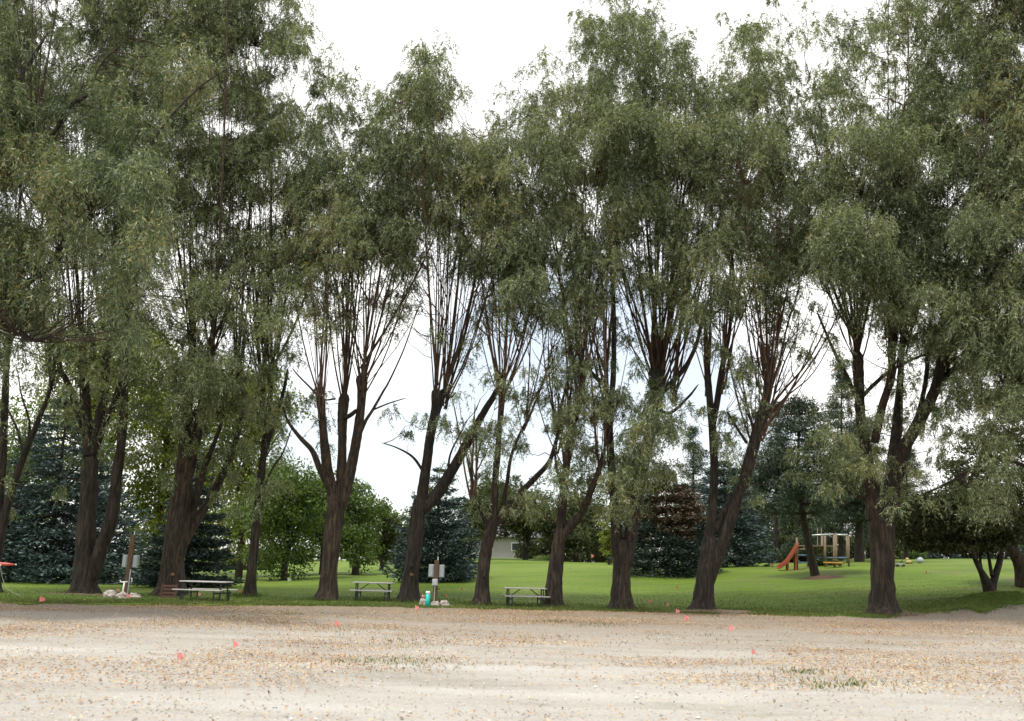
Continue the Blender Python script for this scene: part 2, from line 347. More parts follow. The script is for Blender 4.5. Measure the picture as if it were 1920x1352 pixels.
az = np.linspace(-.95, .95, 520); s = np.linspace(0, 1, 230)
A, S = np.meshgrid(az, s)
X0 = A * 39; Y0 = edge_y(X0); YY = Y0 + (420 - Y0) * S ** 2.6; XX = X0 * (YY / 39) ** .98
lz = gz(XX, YY) + .035 * np.clip(S * 60, 0, 1) + .004 + .03 * (vnoise(XX, YY, .8, 11) - .5) * np.clip(S * 40, 0, 1)
lz[0] -= .03
grid(XX, YY, lz, 'lawn', M['lawn'])
bb = MB(); bb.box((0, 900, -.9), (6000, 6000, .2)); tag(bb.build('ground', M['lawn']), kind='structure')

# ------------------------------------------------------------------ scatter on the ground
def leafquads(P, D, W, Ln, Wd):
    """P base (n,3), D dir (n,3), W side dir, lengths, widths -> rhombus quads"""
    n = len(P); a = P; b = P + D * (Ln * .45)[:, None] + W * (Wd * .5)[:, None]; c = P + D * Ln[:, None]; d = P + D * (Ln * .45)[:, None] - W * (Wd * .5)[:, None]
    V = np.stack([a, b, c, d], 1).reshape(-1, 3); return V, np.arange(4 * n).reshape(n, 4)
def unit(v): return v / (np.linalg.norm(v, axis=-1, keepdims=True) + 1e-9)
def scatter_leaves(n):
    # density falls off near the camera and clumps in drifts
    u = rng.random(n * 6); Yv = 8.5 + (49 - 8.5) * u; Xv = (rng.random(n * 6) - .5) * 1.15 * (Yv + 3)
    dens = .12 + .88 * np.clip((Yv - 11) / 8, 0, 1)
    nn = .5 * vnoise(Xv * .45, Yv, 1.6, 21) + .3 * vnoise(Xv * .5, Yv, .5, 22) + .2 * vnoise(Xv, Yv, 6, 23)
    dens *= np.clip((nn - .38) * 4.0, .07, 1) * np.clip((edge_y(Xv) + 1.5 - Yv) / 2, .10 , 1)
    dens = np.maximum(dens, .9 * np.exp(-((Xv - 19.5) / 4) ** 2 - ((Yv - 40.2) / 2.6) ** 2))
    k = rng.random(n * 6) < dens; Xv = Xv[k][:n]; Yv = Yv[k][:n]; m = len(Xv)
    P = np.stack([Xv, Yv, gz(Xv, Yv) + .018 + .02 * rng.random(m) + .035 * (Yv > edge_y(Xv))], 1)
    a = rng.random(m) * 2 * np.pi; tilt = rng.normal(0, .3, m)
    D = unit(np.stack([np.cos(a), np.sin(a), np.abs(tilt)], 1)); W = unit(np.stack([-np.sin(a), np.cos(a), rng.normal(0, .35, m)], 1))
    return leafquads(P, D, W, rng.uniform(.035, .08, m), rng.uniform(.014, .03, m))
V, Fc = scatter_leaves(85000)
tag(obj('fallen_leaves', mesh_np('fallen_leaves', V, Fc), M['dryleaf']), 'tan and orange fallen leaves drifted over the gravel lot', 'fallen leaves', kind='stuff')
def pebbles(n):
    Yv = 8.5 + 24 * rng.random(n) ** 1.6; Xv = (rng.random(n) - .5) * 1.15 * (Yv + 2)
    r = rng.gamma(1.6, .0035, n) + .004
    oc = np.array([[1, 0, 0], [0, 1, 0], [-1, 0, 0], [0, -1, 0], [0, 0, .7], [0, 0, -.7]], float)
    V = oc[None] * r[:, None, None] * rng.uniform(.6, 1.3, (n, 6, 1)); V[:, :, 0] += Xv[:, None]; V[:, :, 1] += Yv[:, None]; V[:, :, 2] += (gz(Xv, Yv) + .012)[:, None]
    f = np.array([[0, 1, 4], [1, 2, 4], [2, 3, 4], [3, 0, 4], [1, 0, 5], [2, 1, 5], [3, 2, 5], [0, 3, 5]])
    return V.reshape(-1, 3), (f[None] + 6 * np.arange(n)[:, None, None]).reshape(-1, 3)
V, Fc = pebbles(16000)
tag(obj('pebbles', mesh_np('pebbles', V, Fc), M['pebble']), 'small grey pebbles strewn over the pale gravel', 'pebbles', kind='stuff')
def blades(Xv, Yv, h, wd, zoff=0):
    n = len(Xv); P = np.stack([Xv, Yv, gz(Xv, Yv) + zoff], 1); a = rng.random(n) * 2 * np.pi
    D = unit(np.stack([np.cos(a) * .5, np.sin(a) * .5, np.ones(n)], 1)); W = unit(np.cross(D, rng.normal(0, 1, (n, 3))))
    return leafquads(P, D, W, h, wd)
n = 150000
Xv = (rng.random(n) - .5) * 52; Yv = edge_y(Xv) + rng.exponential(2.6, n) - .6 * rng.random(n) ** 2
feet = [gat(q, Yq) for q, Yq in ((155, 41.5), (318, 42), (467, 42.5), (612, 41), (765, 41), (902, 40.5), (1037, 40.5), (1166, 40), (1316, 40), (1655, 39.5), (243, 40.8), (818, 40.2), (-20, 41), (391, 38.6), (702, 41.2), (986, 40.6))]
hb = rng.uniform(.04, .13, n)
for q in feet:
    k_ = 700; a_ = rng.random(k_) * 6.283; r_ = .42 + rng.exponential(.16, k_); Xv = np.append(Xv, q.x + r_ * np.cos(a_)); Yv = np.append(Yv, q.y + r_ * np.sin(a_)); hb = np.append(hb, rng.uniform(.08, .24, k_))
n = len(Xv)
V, Fc = blades(Xv, Yv, hb, rng.uniform(.012, .025, n), .0)
tag(obj('grass', mesh_np('grass', V, Fc), M['blade']), 'short green grass blades along the near edge of the lawn', 'grass', kind='stuff')
TX = []; TY = []
for _ in range(330):       # weeds in the gravel, clustered in the places the photo shows
    c = random.choice([(720, 1245, 120, 10), (720, 1205, 160, 15), (640, 1180, 150, 10), (1120, 1172, 40, 5), (1500, 1262, 3, 1), (1600, 1285, 60, 6), (380, 1160, 200, 16), (540, 1152, 30, 2),
                       (1040, 1167, 30, 2), (1380, 1160, 150, 6), (960, 1195, 300, 20), (740, 1240, 50, 5), (300, 1135, 200, 6), (1550, 1290, 25, 2), (1240, 1195, 250, 12)])
    g = ghit(c[0] + random.gauss(0, c[2] / 2), c[1] + random.gauss(0, c[3] / 2)); k = random.randint(3, 12); sp = random.uniform(.08, .6)
    TX.append(g.x + rng.normal(0, sp, k)); TY.append(g.y + rng.normal(0, sp, k))
TX = np.concatenate(TX); TY = np.concatenate(TY); n = len(TX)
V, Fc = blades(TX, TY, rng.uniform(.03, .10, n), rng.uniform(.01, .02, n))
tag(obj('weeds', mesh_np('weeds', V, Fc), M['blade']), 'sparse green weed tufts sprouting through the gravel', 'weeds', kind='stuff')

# ------------------------------------------------------------------ willow row: foliage density read off the photo (x:opacity in tenths)
DR = {
 -450: "-400:0 -200:3 100:5 400:4 520:0 1700:0 1800:3 1950:4 2200:2 2400:0",
 -250: "-400:2 -200:7 100:8 400:7 520:3 580:0 1650:0 1720:5 1950:8 2200:6 2400:1",
 -100: "-400:4 -200:9 100:9 500:8 560:2 600:0 1560:0 1660:3 1760:8 2200:8 2400:3",
 0: "-400:4 0:8 80:6 130:7 200:9 500:9 550:7 575:1 600:0 1100:0 1140:2 1180:1 1250:0 1420:1 1450:2 1480:1 1500:0 1640:0 1680:6 1760:8 2200:8 2400:3",
 50: "-400:4 0:9 60:8 90:5 130:7 200:8 400:9 540:8 580:4 620:1 660:0 1070:0 1095:5 1150:7 1230:6 1275:1 1330:1 1380:4 1440:6 1480:3 1500:2 1540:4 1600:5 1700:7 2200:8 2400:3",
 100: "-400:4 0:9 90:6 150:8 400:9 560:7 600:3 650:1 680:0 760:0 785:5 815:4 840:0 1065:0 1090:7 1200:8 1265:6 1295:2 1340:4 1400:7 1460:7 1500:2 1540:5 1700:6 1800:8 2200:8 2400:3",
 150: "-400:4 0:9 100:7 200:9 400:8 520:8 590:4 640:4 670:1 725:1 750:7 820:6 845:1 870:0 960:0 1000:2 1070:3 1090:7 1280:8 1300:4 1400:7 1480:7 1500:2 1540:5 1700:7 2200:9 2400:3",
 200: "-400:4 0:9 300:9 500:8 580:6 640:6 670:4 700:2 720:7 820:8 860:5 890:1 930:3 970:7 1050:8 1280:8 1350:7 1480:7 1500:3 1550:4 1600:5 1650:6 1700:8 2200:9 2400:3",
 250: "-400:4 0:9 260:7 300:9 560:8 600:6 690:5 720:9 880:8 930:3 950:7 1000:9 1480:8 1510:6 1550:6 1620:7 1680:9 2200:9 2400:3",
 300: "-400:4 0:8 60:8 400:9 560:8 620:7 690:7 720:9 920:9 1000:9 1550:8 1600:9 2200:9 2400:3",
 350: "-400:4 0:7 50:7 80:9 330:9 480:9 600:8 700:8 860:8 900:6 940:8 1000:9 2200:9 2400:3",
 400: "-400:4 0:6 50:8 150:8 200:7 300:8 480:8 560:8 700:9 900:8 1000:9 1500:8 2200:9 2400:3",
 450: "-400:4 0:8 130:6 180:6 240:6 300:8 400:7 480:7 560:7 700:9 860:8 940:7 1000:9 1150:8 1300:8 1500:9 2200:9 2400:3",
 500: "-400:4 0:8 80:7 140:5 200:5 300:7 400:7 480:7 560:7 620:6 700:7 760:7 830:5 900:6 960:8 1060:8 1150:6 1250:6 1330:7 1500:8 1600:8 1700:9 2200:9 2400:3",
 550: "-400:4 0:8 100:5 170:5 260:7 400:8 500:7 560:6 600:4 680:5 740:5 775:3 820:2 890:2 930:5 980:7 1060:7 1150:4 1250:4 1320:5 1400:6 1440:7 1500:5 1550:5 1600:5 1700:8 1800:9 2200:9 2400:3",
 600: "-400:4 0:8 100:6 200:6 300:7 400:8 500:7 560:5 600:3 660:2 740:3 780:0 880:1 940:3 1000:6 1060:6 1120:3 1160:1 1190:1 1280:2 1340:5 1420:6 1500:3 1540:3 1580:5 1650:6 1750:9 1850:9 2200:9 2400:3",
 650: "-400:4 0:6 50:3 100:6 200:7 300:8 500:7 540:5 580:3 620:1 720:0 820:0 900:1 960:3 1060:5 1120:3 1150:1 1250:1 1300:2 1340:5 1420:4 1480:2 1520:1 1560:2 1620:4 1700:5 1750:9 2200:9 2400:3",
 700: "-400:4 0:3 60:4 100:6 250:7 480:7 540:5 570:2 620:0 780:0 840:0 900:1 960:4 1060:6 1120:3 1160:3 1200:6 1260:5 1300:2 1400:4 1440:1 1530:0 1620:2 1700:3 1750:4 1800:7 1860:9 2200:9 2400:3",
 750: "-400:4 0:2 100:4 200:5 300:6 440:7 520:6 550:4 580:1 620:0 800:0 860:2 920:4 1000:4 1050:7 1120:7 1200:9 1250:7 1280:2 1320:2 1400:3 1440:1 1500:0 1600:2 1680:2 1720:4 1760:6 1820:8 1920:8 2200:8 2400:3",
 800: "-400:3 0:2 100:2 250:3 320:5 430:6 520:4 560:1 620:2 680:0 725:1 750:3 790:2 860:5 930:5 1000:4 1050:7 1120:8 1200:9 1250:7 1275:1 1310:1 1350:3 1400:3 1440:1 1560:1 1620:5 1700:4 1750:6 1840:7 1920:8 2200:8 2400:2",
 850: "-400:2 0:3 60:2 200:1 300:2 340:5 420:4 520:4 560:2 600:0 740:1 790:2 860:4 940:5 1000:4 1050:6 1120:8 1200:9 1240:6 1280:1 1350:4 1400:4 1440:2 1560:3 1620:7 1700:6 1760:6 1820:7 1920:8 2200:7 2400:2",
 900: "-400:1 0:3 60:1 200:0 330:1 440:4 500:5 560:3 600:0 780:0 840:3 880:5 940:5 1000:5 1060:6 1120:7 1200:8 1250:5 1280:2 1350:2 1400:2 1500:2 1590:5 1650:6 1700:4 1760:3 1850:4 1920:5 2200:4 2400:1",
 940: "-400:0 0:1 300:0 460:3 520:3 560:1 600:0 820:0 860:3 940:5 980:4 1060:4 1120:5 1200:4 1260:1 1400:0 1560:1 1620:4 1680:4 1760:1 1850:2 1920:3 2200:2 2400:0",
 980: "-400:0 460:0 500:1 560:0 880:0 920:2 950:2 980:0 1100:1 1180:1 1220:0 1620:0 1640:1 1680:2 1700:0 1850:0 2400:0",
 1020: "-400:0 2400:0"}
RY = np.array(sorted(DR)); GX = np.arange(-400, 2401, 10)
DG = np.array([np.interp(GX, *np.array([list(map(float, q.split(':'))) for q in DR[r].split()]).T) for r in RY]) / 10
def opac(px, py):
    i = np.clip(np.searchsorted(RY, py) - 1, 0, len(RY) - 2); u = np.clip((py - RY[i]) / (RY[i + 1] - RY[i]), 0, 1)
    gx = np.clip((px + 400) / 10, 0, len(GX) - 2); j = gx.astype(int); v = gx - j
    a = DG[i, j] * (1 - v) + DG[i, j + 1] * v; b = DG[i + 1, j] * (1 - v) + DG[i + 1, j + 1] * v
    return a * (1 - u) + b * u

# each willow: base depth, crown centre x at the top / bottom (photo px), limbs traced as (x, y, width), pollard heads (x, y, shoots, spread left, right, length)
G_W = 'pollarded willows in the row along the lawn edge'
WIL = [
 dict(Y=41, cx=(-160, -60), lab='willow at the left edge with two thin leaning stems', L=[
   [(-20, 1108, 34), (-8, 1040, 22), (12, 950, 15), (45, 855, 12), (75, 780, 10), (92, 735, 8), (110, 640, 5)],
   [(-25, 1100, 26), (-10, 1000, 20), (2, 900, 16), (8, 780, 14), (12, 680, 12), (16, 600, 9)], [(45, 855, 6), (30, 800, 5), (10, 760, 4)], [(52, 830, 6), (55, 790, 4), (40, 740, 3), (32, 690, 2)]],
   H=[(16, 610, 8, 60, 70, 330), (100, 690, 6, 40, 50, 250)]),
 dict(Y=41.5, cx=(130, 150), lab='willow with a second slim stem leaning right, beside the rock ring on the left', L=[
   [(155, 1113, 44), (158, 1050, 38), (163, 980, 33), (168, 900, 30), (170, 850, 30)],
   [(168, 855, 24), (163, 790, 20), (159, 735, 18), (156, 690, 15), (155, 645, 15)], [(172, 850, 20), (190, 770, 18), (196, 715, 17), (200, 660, 17), (202, 620, 17)],
   [(168, 850, 16), (150, 780, 14), (125, 715, 12), (112, 690, 10), (110, 620, 6)], [(174, 850, 14), (195, 800, 12), (218, 745, 12), (226, 700, 8)],
   [(172, 1085, 26), (188, 1030, 26), (208, 975, 23), (218, 900, 20), (228, 820, 17), (232, 740, 15), (235, 650, 12), (238, 560, 8)], [(196, 715, 7), (180, 690, 6), (176, 640, 4)]],
   H=[(155, 650, 12, 90, 50, 420), (202, 625, 12, 60, 90, 420), (235, 600, 6, 30, 60, 400), (110, 640, 6, 60, 20, 300)]),
 dict(Y=42, cx=(350, 350), lab='thick willow with a slatted crate leaning on its foot', L=[
   [(318, 1113, 52), (324, 1050, 44), (334, 990, 42), (340, 930, 38), (345, 880, 34)], [(342, 890, 26), (348, 820, 22), (354, 740, 16), (360, 660, 14), (364, 590, 10)],
   [(352, 890, 24), (366, 830, 20), (378, 770, 18), (390, 690, 15), (398, 620, 12)], [(340, 1020, 24), (362, 985, 18), (385, 950, 16), (410, 905, 14), (430, 860, 13), (445, 815, 10), (458, 760, 7)],
   [(358, 975, 14), (372, 920, 13), (384, 875, 12), (398, 840, 9), (420, 780, 6)], [(352, 790, 12), (400, 740, 10), (440, 690, 8)]],
   H=[(362, 640, 12, 90, 60, 430), (396, 640, 12, 50, 110, 430), (445, 690, 6, 20, 60, 300)]),
 dict(Y=42.5, cx=(500, 500), lab='slimmest single-stemmed willow, just right of the left picnic table', L=[
   [(467, 1118, 22), (473, 1060, 18), (480, 990, 16), (487, 920, 15), (494, 850, 13), (501, 790, 11), (507, 735, 10), (508, 680, 12)], [(492, 870, 8), (512, 800, 8), (530, 740, 7), (540, 690, 6)],
   [(484, 940, 5), (510, 880, 4), (530, 850, 3), (548, 800, 2)]],
   H=[(508, 680, 16, 70, 70, 380), (494, 715, 8, 60, 20, 330)]),
 dict(Y=41, cx=(655, 640), lab='willow forking into three dark limbs against the open sky', L=[
   [(612, 1121, 38), (616, 1080, 33), (622, 1020, 32), (629, 960, 34), (634, 920, 40)], [(626, 935, 22), (614, 880, 20), (608, 830, 17), (604, 780, 15), (601, 742, 19)],
   [(638, 930, 20), (641, 870, 18), (642, 820, 17), (643, 775, 20), (646, 735, 22)], [(640, 950, 24), (655, 890, 22), (666, 840, 19), (674, 790, 18), (678, 740, 18), (678, 700, 26)],
   [(622, 925, 14), (600, 880, 12), (585, 845, 10), (562, 820, 8), (540, 790, 5), (530, 760, 3)], [(645, 785, 9), (658, 778, 9), (670, 768, 8)], [(672, 820, 9), (685, 790, 7), (698, 770, 6), (718, 735, 4.5), (731, 712, 3.6), (757, 655, 2.8), (780, 590, 2), (796, 560, 1.2)],
   [(598, 745, 5), (580, 725, 4), (560, 705, 3), (548, 690, 2)], [(628, 748, 4), (610, 750, 3), (600, 746, 3)], [(700, 768, 4), (730, 756, 3), (762, 746, 2)]],
   H=[(601, 740, 12, 50, 35, 480), (646, 728, 14, 35, 35, 520), (680, 695, 24, 70, 150, 560)]),
 dict(Y=41, cx=(810, 815), lab='willow with a bark wound, right of the middle picnic table', L=[
   [(764, 1127, 38), (770, 1080, 31), (778, 1020, 29), (784, 960, 27), (790, 930, 26)], [(788, 950, 22), (795, 900, 20), (801, 860, 18), (810, 800, 17), (816, 760, 15), (817, 728, 19)],
   [(812, 800, 13), (822, 765, 13), (832, 730, 18)], [(790, 955, 24), (812, 935, 22), (840, 895, 20), (868, 845, 18), (892, 800, 15), (912, 765, 13), (930, 735, 11), (946, 690, 8)],
   [(797, 890, 6), (775, 858, 5), (745, 840, 3), (715, 830, 2)], [(832, 735, 5), (845, 745, 4), (855, 735, 3)], [(840, 890, 5), (845, 850, 4), (870, 800, 3)]],
   H=[(817, 722, 16, 18, 60, 560), (834, 726, 18, 10, 110, 560)]),
 dict(Y=40.5, cx=(940, 935), lab='slender willow between the teal marker tube and the right picnic table', L=[
   [(902, 1132, 32), (905, 1090, 25), (910, 1040, 23), (920, 995, 23), (926, 970, 20)], [(924, 985, 16), (928, 920, 13), (932, 860, 12), (937, 800, 11), (942, 725, 13)],
   [(918, 1005, 10), (905, 965, 9), (892, 930, 8), (884, 895, 6), (874, 850, 4)], [(925, 985, 16), (948, 958, 15), (975, 925, 12), (1005, 895, 11), (1030, 865, 9), (1045, 820, 7), (1060, 770, 5)], [(940, 965, 9), (950, 910, 8), (960, 850, 6), (985, 790, 4)]],
   H=[(942, 722, 22, 60, 90, 400), (1048, 810, 9, 40, 90, 330), (886, 900, 5, 30, 30, 200), (985, 790, 7, 40, 90, 300)]),
 dict(Y=40.5, cx=(1060, 1060), lab='willow whose trunk hides one end of the right picnic table', L=[
   [(1037, 1135, 30), (1039, 1095, 31), (1043, 1060, 28), (1048, 1015, 22), (1052, 985, 21)], [(1050, 1000, 18), (1056, 930, 16), (1062, 870, 14), (1070, 815, 13), (1082, 770, 12), (1092, 735, 15)],
   [(1050, 1015, 18), (1072, 985, 16), (1092, 960, 14), (1106, 925, 13), (1120, 890, 10), (1135, 840, 7)], [(1058, 930, 6), (1044, 880, 5), (1040, 840, 4)]],
   H=[(1092, 730, 22, 60, 40, 470), (1060, 860, 10, 50, 30, 360), (1130, 850, 5, 20, 30, 300)]),
 dict(Y=40, cx=(1180, 1185), lab='stout double-trunked willow right of the right picnic table', L=[
   [(1166, 1141, 42), (1165, 1090, 34), (1167, 1040, 34), (1168, 1010, 36)], [(1158, 1040, 22), (1155, 980, 20), (1150, 920, 16), (1145, 850, 15), (1141, 780, 16), (1136, 725, 20)], [(1144, 780, 12), (1150, 700, 11), (1151, 600, 9), (1147, 500, 8), (1141, 400, 6)],
   [(1174, 1060, 22), (1184, 990, 24), (1194, 930, 22), (1208, 860, 22), (1222, 800, 22), (1232, 740, 25), (1232, 690, 30)], [(1236, 740, 12), (1262, 715, 11), (1290, 680, 9), (1310, 630, 7), (1320, 560, 5)], [(1136, 725, 10), (1110, 700, 8), (1085, 665, 7), (1060, 630, 5)],
   [(1228, 760, 8), (1255, 775, 6), (1290, 745, 5), (1310, 720, 3)]],
   H=[(1136, 715, 16, 80, 30, 480), (1225, 685, 26, 130, 60, 560), (1240, 685, 26, 40, 110, 560), (1262, 715, 8, 10, 110, 400)]),
 dict(Y=40, cx=(1340, 1385), lab='willow leaning right with a flared foot, crossing stems and fanned shoots', L=[
   [(1316, 1139, 40), (1322, 1090, 34), (1328, 1040, 32), (1333, 1000, 26)], [(1330, 1010, 22), (1336, 950, 17), (1339, 880, 15), (1337, 820, 15), (1330, 740, 13), (1326, 680, 10), (1322, 600, 8)],
   [(1337, 800, 11), (1348, 730, 12), (1356, 680, 10), (1368, 620, 7), (1375, 520, 6), (1365, 420, 5)], [(1328, 1100, 16), (1344, 1050, 22), (1362, 1000, 22), (1380, 945, 20), (1398, 890, 22), (1412, 840, 23), (1424, 795, 22), (1436, 750, 18), (1444, 710, 16)],
   [(1340, 1000, 13), (1360, 955, 13), (1384, 915, 12), (1400, 880, 10)], [(1400, 830, 6), (1380, 800, 5), (1362, 770, 3)]],
   H=[(1440, 720, 22, 60, 60, 420), (1428, 790, 18, 10, 130, 300), (1325, 700, 8, 30, 40, 360), (1356, 690, 8, 20, 60, 360), (1415, 830, 9, 60, 10, 330)]),
 dict(Y=39.5, cx=(1590, 1650), lab='largest willow on the right, with a swollen burr on its thick trunk', L=[
   [(1655, 1139, 50), (1655, 1090, 41), (1654, 1030, 44), (1652, 985, 46), (1652, 955, 50)], [(1640, 975, 30), (1632, 900, 25), (1622, 840, 21), (1614, 780, 19), (1610, 720, 20), (1608, 655, 24)], [(1662, 980, 30), (1670, 910, 24), (1676, 850, 22), (1682, 800, 20), (1686, 740, 15), (1690, 680, 11), (1696, 600, 8)],
   [(1612, 760, 9), (1585, 700, 8), (1560, 650, 6), (1530, 580, 4)], [(1640, 830, 16), (1652, 770, 16), (1668, 715, 14), (1674, 660, 10), (1680, 580, 7)], [(1655, 950, 10), (1620, 935, 8), (1596, 925, 6), (1575, 905, 4)], [(1616, 745, 8), (1640, 720, 8), (1670, 695, 7), (1720, 670, 5), (1760, 660, 3)]],
   H=[(1608, 650, 26, 110, 50, 430), (1672, 680, 12, 30, 60, 430), (1696, 620, 8, 20, 80, 400)]),
 dict(Y=38.5, cx=(1850, 1850), lab='willow at the right whose heavy limb sweeps up out of the burr-trunked one', L=[
   [(1668, 965, 26), (1690, 855, 25), (1715, 805, 23), (1738, 765, 21), (1756, 720, 20), (1768, 670, 18), (1784, 610, 14), (1810, 540, 11), (1850, 470, 8), (1905, 400, 6)], [(1756, 720, 14), (1800, 680, 10), (1850, 620, 8)], [(1716, 800, 10), (1735, 720, 9), (1742, 640, 8), (1750, 560, 6)]],
   H=[(1775, 650, 18, 50, 160, 430), (1850, 480, 9, 30, 90, 330), (1850, 620, 8, 20, 120, 360)]),
]
# the last entry is a limb system of the right-hand willow, so it is merged into it
WIL[10]['L'] += WIL[11]['L']; WIL[10]['H'] += WIL[11]['H']; WIL[10]['cx'] = (1640, 1680); WIL.pop()
WIL.append(dict(Y=36, cx=(2010, 1990), lab='willow reaching in from beyond the right edge over the sandy mound', L=[
   [(2090, 1180, 46), (2080, 1080, 38), (2060, 960, 34), (2030, 850, 30), (2000, 740, 26), (1980, 620, 20), (1960, 480, 14), (1950, 340, 9)], [(2040, 880, 16), (1980, 800, 14), (1940, 740, 11), (1890, 690, 8), (1850, 600, 5)],
   [(2050, 920, 10), (1940, 880, 8), (1860, 860, 6), (1780, 905, 5), (1712, 935, 3)]],
   H=[(1980, 620, 14, 120, 120, 500), (1940, 740, 9, 120, 40, 420), (1890, 690, 8, 100, 40, 350)]))
WIL.append(dict(Y=27, cx=(-260, -100), lab='nearest willow, hanging its large leaves in over the top left corner', L=[
   [(-470, 1230, 80), (-440, 1080, 66), (-380, 900, 60), (-300, 760, 54), (-200, 680, 46)], [(-200, 690, 30), (-80, 640, 22), (0, 590, 16), (40, 540, 14), (90, 500, 11), (130, 440, 11), (165, 412, 9), (205, 345, 7), (262, 300, 6), (310, 230, 5), (372, 165, 4), (440, 120, 2)],
   [(-300, 770, 36), (-240, 600, 28), (-150, 450, 20), (-40, 330, 14), (50, 275, 9), (100, 250, 8), (130, 200, 7), (165, 175, 6), (190, 120, 4), (240, 70, 2)], [(-390, 900, 34), (-380, 650, 28), (-340, 400, 20), (-280, 100, 12)],
   [(-150, 450, 14), (-60, 330, 11), (20, 180, 9), (90, 60, 6)], [(0, 590, 10), (40, 620, 7), (60, 640, 5)], [(-40, 330, 8), (60, 325, 7), (130, 318, 4)]],
   H=[(-200, 560, 8, 100, 120, 500), (60, 265, 8, 60, 120, 260), (-240, 600, 8, 100, 60, 600)]))

def boost(C):
    C = np.asarray(C, float); return C
def trunk_part(T):
    parts = []; Yb = T['Y']; sh = []; first = True; g0 = None
    # depth wander per limb, continuous from where it leaves its parent
    nodes = []
    for L_ in T['L']:
        C = np.array(L_, float)
        y0 = Yb
        if nodes:
            nn = np.array(nodes); d = np.hypot(nn[:, 0] - C[0, 0], nn[:, 1] - C[0, 1]); y0 = nn[d.argmin(), 2]
        k = len(C); slope = random.uniform(-1, 1) * (.0 if first else 2.2)
        ys_ = y0 + slope * np.linspace(0, 1, k) ** 1.2
        if first:
            # drop the foot to the ground
            p = at(C[0, 0], C[0, 1], Yb); zg = float(gz(p[0], p[1])); g0 = Vector((p[0], Yb, zg))
        n = max(8, int(k * 5)); Q = smoothpath(np.column_stack([C, ys_]), n)
        P = at(Q[:, 0], Q[:, 1], Q[:, 3]); r = Q[:, 2] / 2 * Q[:, 3] / F * .98; r[-1] *= .25; r[-2] *= .8
        if first:
            dz = P[0, 2] - (g0.z - .15); fall = np.clip(1 - np.arange(n) / (n * .35), 0, 1); P[:, 2] -= dz * fall
            hgt = P[:, 2] - g0.z; r = r * (1 + .35 * np.exp(-np.maximum(hgt, 0) / .28))
        for q in Q: nodes.append((q[0], q[1], q[3]))
        ns_ = 18 if C[0, 2] > 18 else 10
        V, Fc = tube_np(P[None], r[None], ns_)
        # bark ridges and lumps
        Vr = V.reshape(n, ns_, 3); ctr = P[:, None, :]; off = Vr - ctr
        hh = np.linspace(0, 1, n)[:, None]; aa = np.arange(ns_)[None, :]
        lump = 1 + .10 * (vnoise(aa * 1.0 + 50 * len(nodes), P[:, 2][:, None] * 2 + 0 * aa, 1.3, 5) - .5) * 2 + .07 * (vnoise(aa * 1.0, P[:, 2][:, None] * 6 + 0 * aa, 1, 6) - .5) * 2
        lump[:, -1] = lump[:, -1]
        if first:
            hg = np.maximum(P[:, 2] - g0.z, 0)[:, None]; lump = lump + .30 * np.exp(-hg / .22) * np.maximum(0, np.sin(aa / ns_ * 2 * np.pi * 5 + 1.3 * len(T['L'])))
        Vr = ctr + off * lump[:, :, None]
        parts.append((Vr.reshape(-1, 3), Fc)); first = False
        sh.append((P, r))
    return parts, nodes, g0, sh
def shoots_part(T, nodes):
    Ps = []; Rs = []; nn = np.array(nodes)
    for (hx, hy, n, sl, sr, ln) in T['H']:
        d = np.hypot(nn[:, 0] - hx, nn[:, 1] - hy); y0 = nn[d.argmin(), 2]
        for k in range(int(n * 1.0)):
            f = (k + random.random()) / n; l = ln * random.uniform(.45, 1.05)
            ex = -sl + (sl + sr) * f; ex *= 1.75 * l / ln; dY = random.uniform(-1, 1) * 3.4 * l / 500
            ox = random.uniform(-7, 7); oy = random.uniform(-22, 40)
            bow = random.uniform(-.1, .45) * ex + random.uniform(-14, 14)
            C = [(hx + ox * .6, hy + oy + 10, 0, y0), (hx + ox + ex * .25 + bow * .35, hy + oy - l * .2, 0, y0 + dY * .3), (hx + ox + ex * .55 + bow * .5, hy - l * .5, 0, y0 + dY * .65),
                 (hx + ox + ex * .85 + bow * .3 + random.uniform(-6, 6), hy - l * .8, 0, y0 + dY * .9), (hx + ex + ox + random.uniform(-10, 10), hy - l, 0, y0 + dY)]
            Q = smoothpath(C, 12)
            if ((Q[:, 1] < 330) & (opac(Q[:, 0], Q[:, 1]) < .22)).any(): continue
            P = at(Q[:, 0], Q[:, 1], Q[:, 3]); w0 = random.choice([1.8, 2.3, 2.8, 3.4, 4.2, 6]) * (.7 + .3 * l / ln)
            r = w0 / 2 * y0 / F * (1 - .78 * np.linspace(0, 1, 12) ** 1.0)
            Ps.append(P); Rs.append(r)
            for fk in range(random.choice([0, 1, 1, 2, 2])):
                j = random.randint(3, 8); b = Q[j]; l2 = l * random.uniform(.25, .55); sx = random.choice([-1, 1]) * random.uniform(.15, .75) * l2
                C2 = [(b[0], b[1], 0, b[3]), (b[0] + sx * .35, b[1] - l2 * .22, 0, b[3] + random.uniform(-.2, .2)), (b[0] + sx * .75 + random.uniform(-5, 5), b[1] - l2 * .62, 0, b[3] + random.uniform(-.7, .7)), (b[0] + sx, b[1] - l2 * random.uniform(.8, 1.05), 0, b[3] + random.uniform(-1.2, 1.2))]
                Q2 = smoothpath(C2, 12)
                if ((Q2[:, 1] < 330) & (opac(Q2[:, 0], Q2[:, 1]) < .22)).any(): continue
                Ps.append(at(Q2[:, 0], Q2[:, 1], Q2[:, 3])); Rs.append(r[j] * .75 * (1 - .75 * np.linspace(0, 1, 12)))
    return np.array(Ps), np.array(Rs)

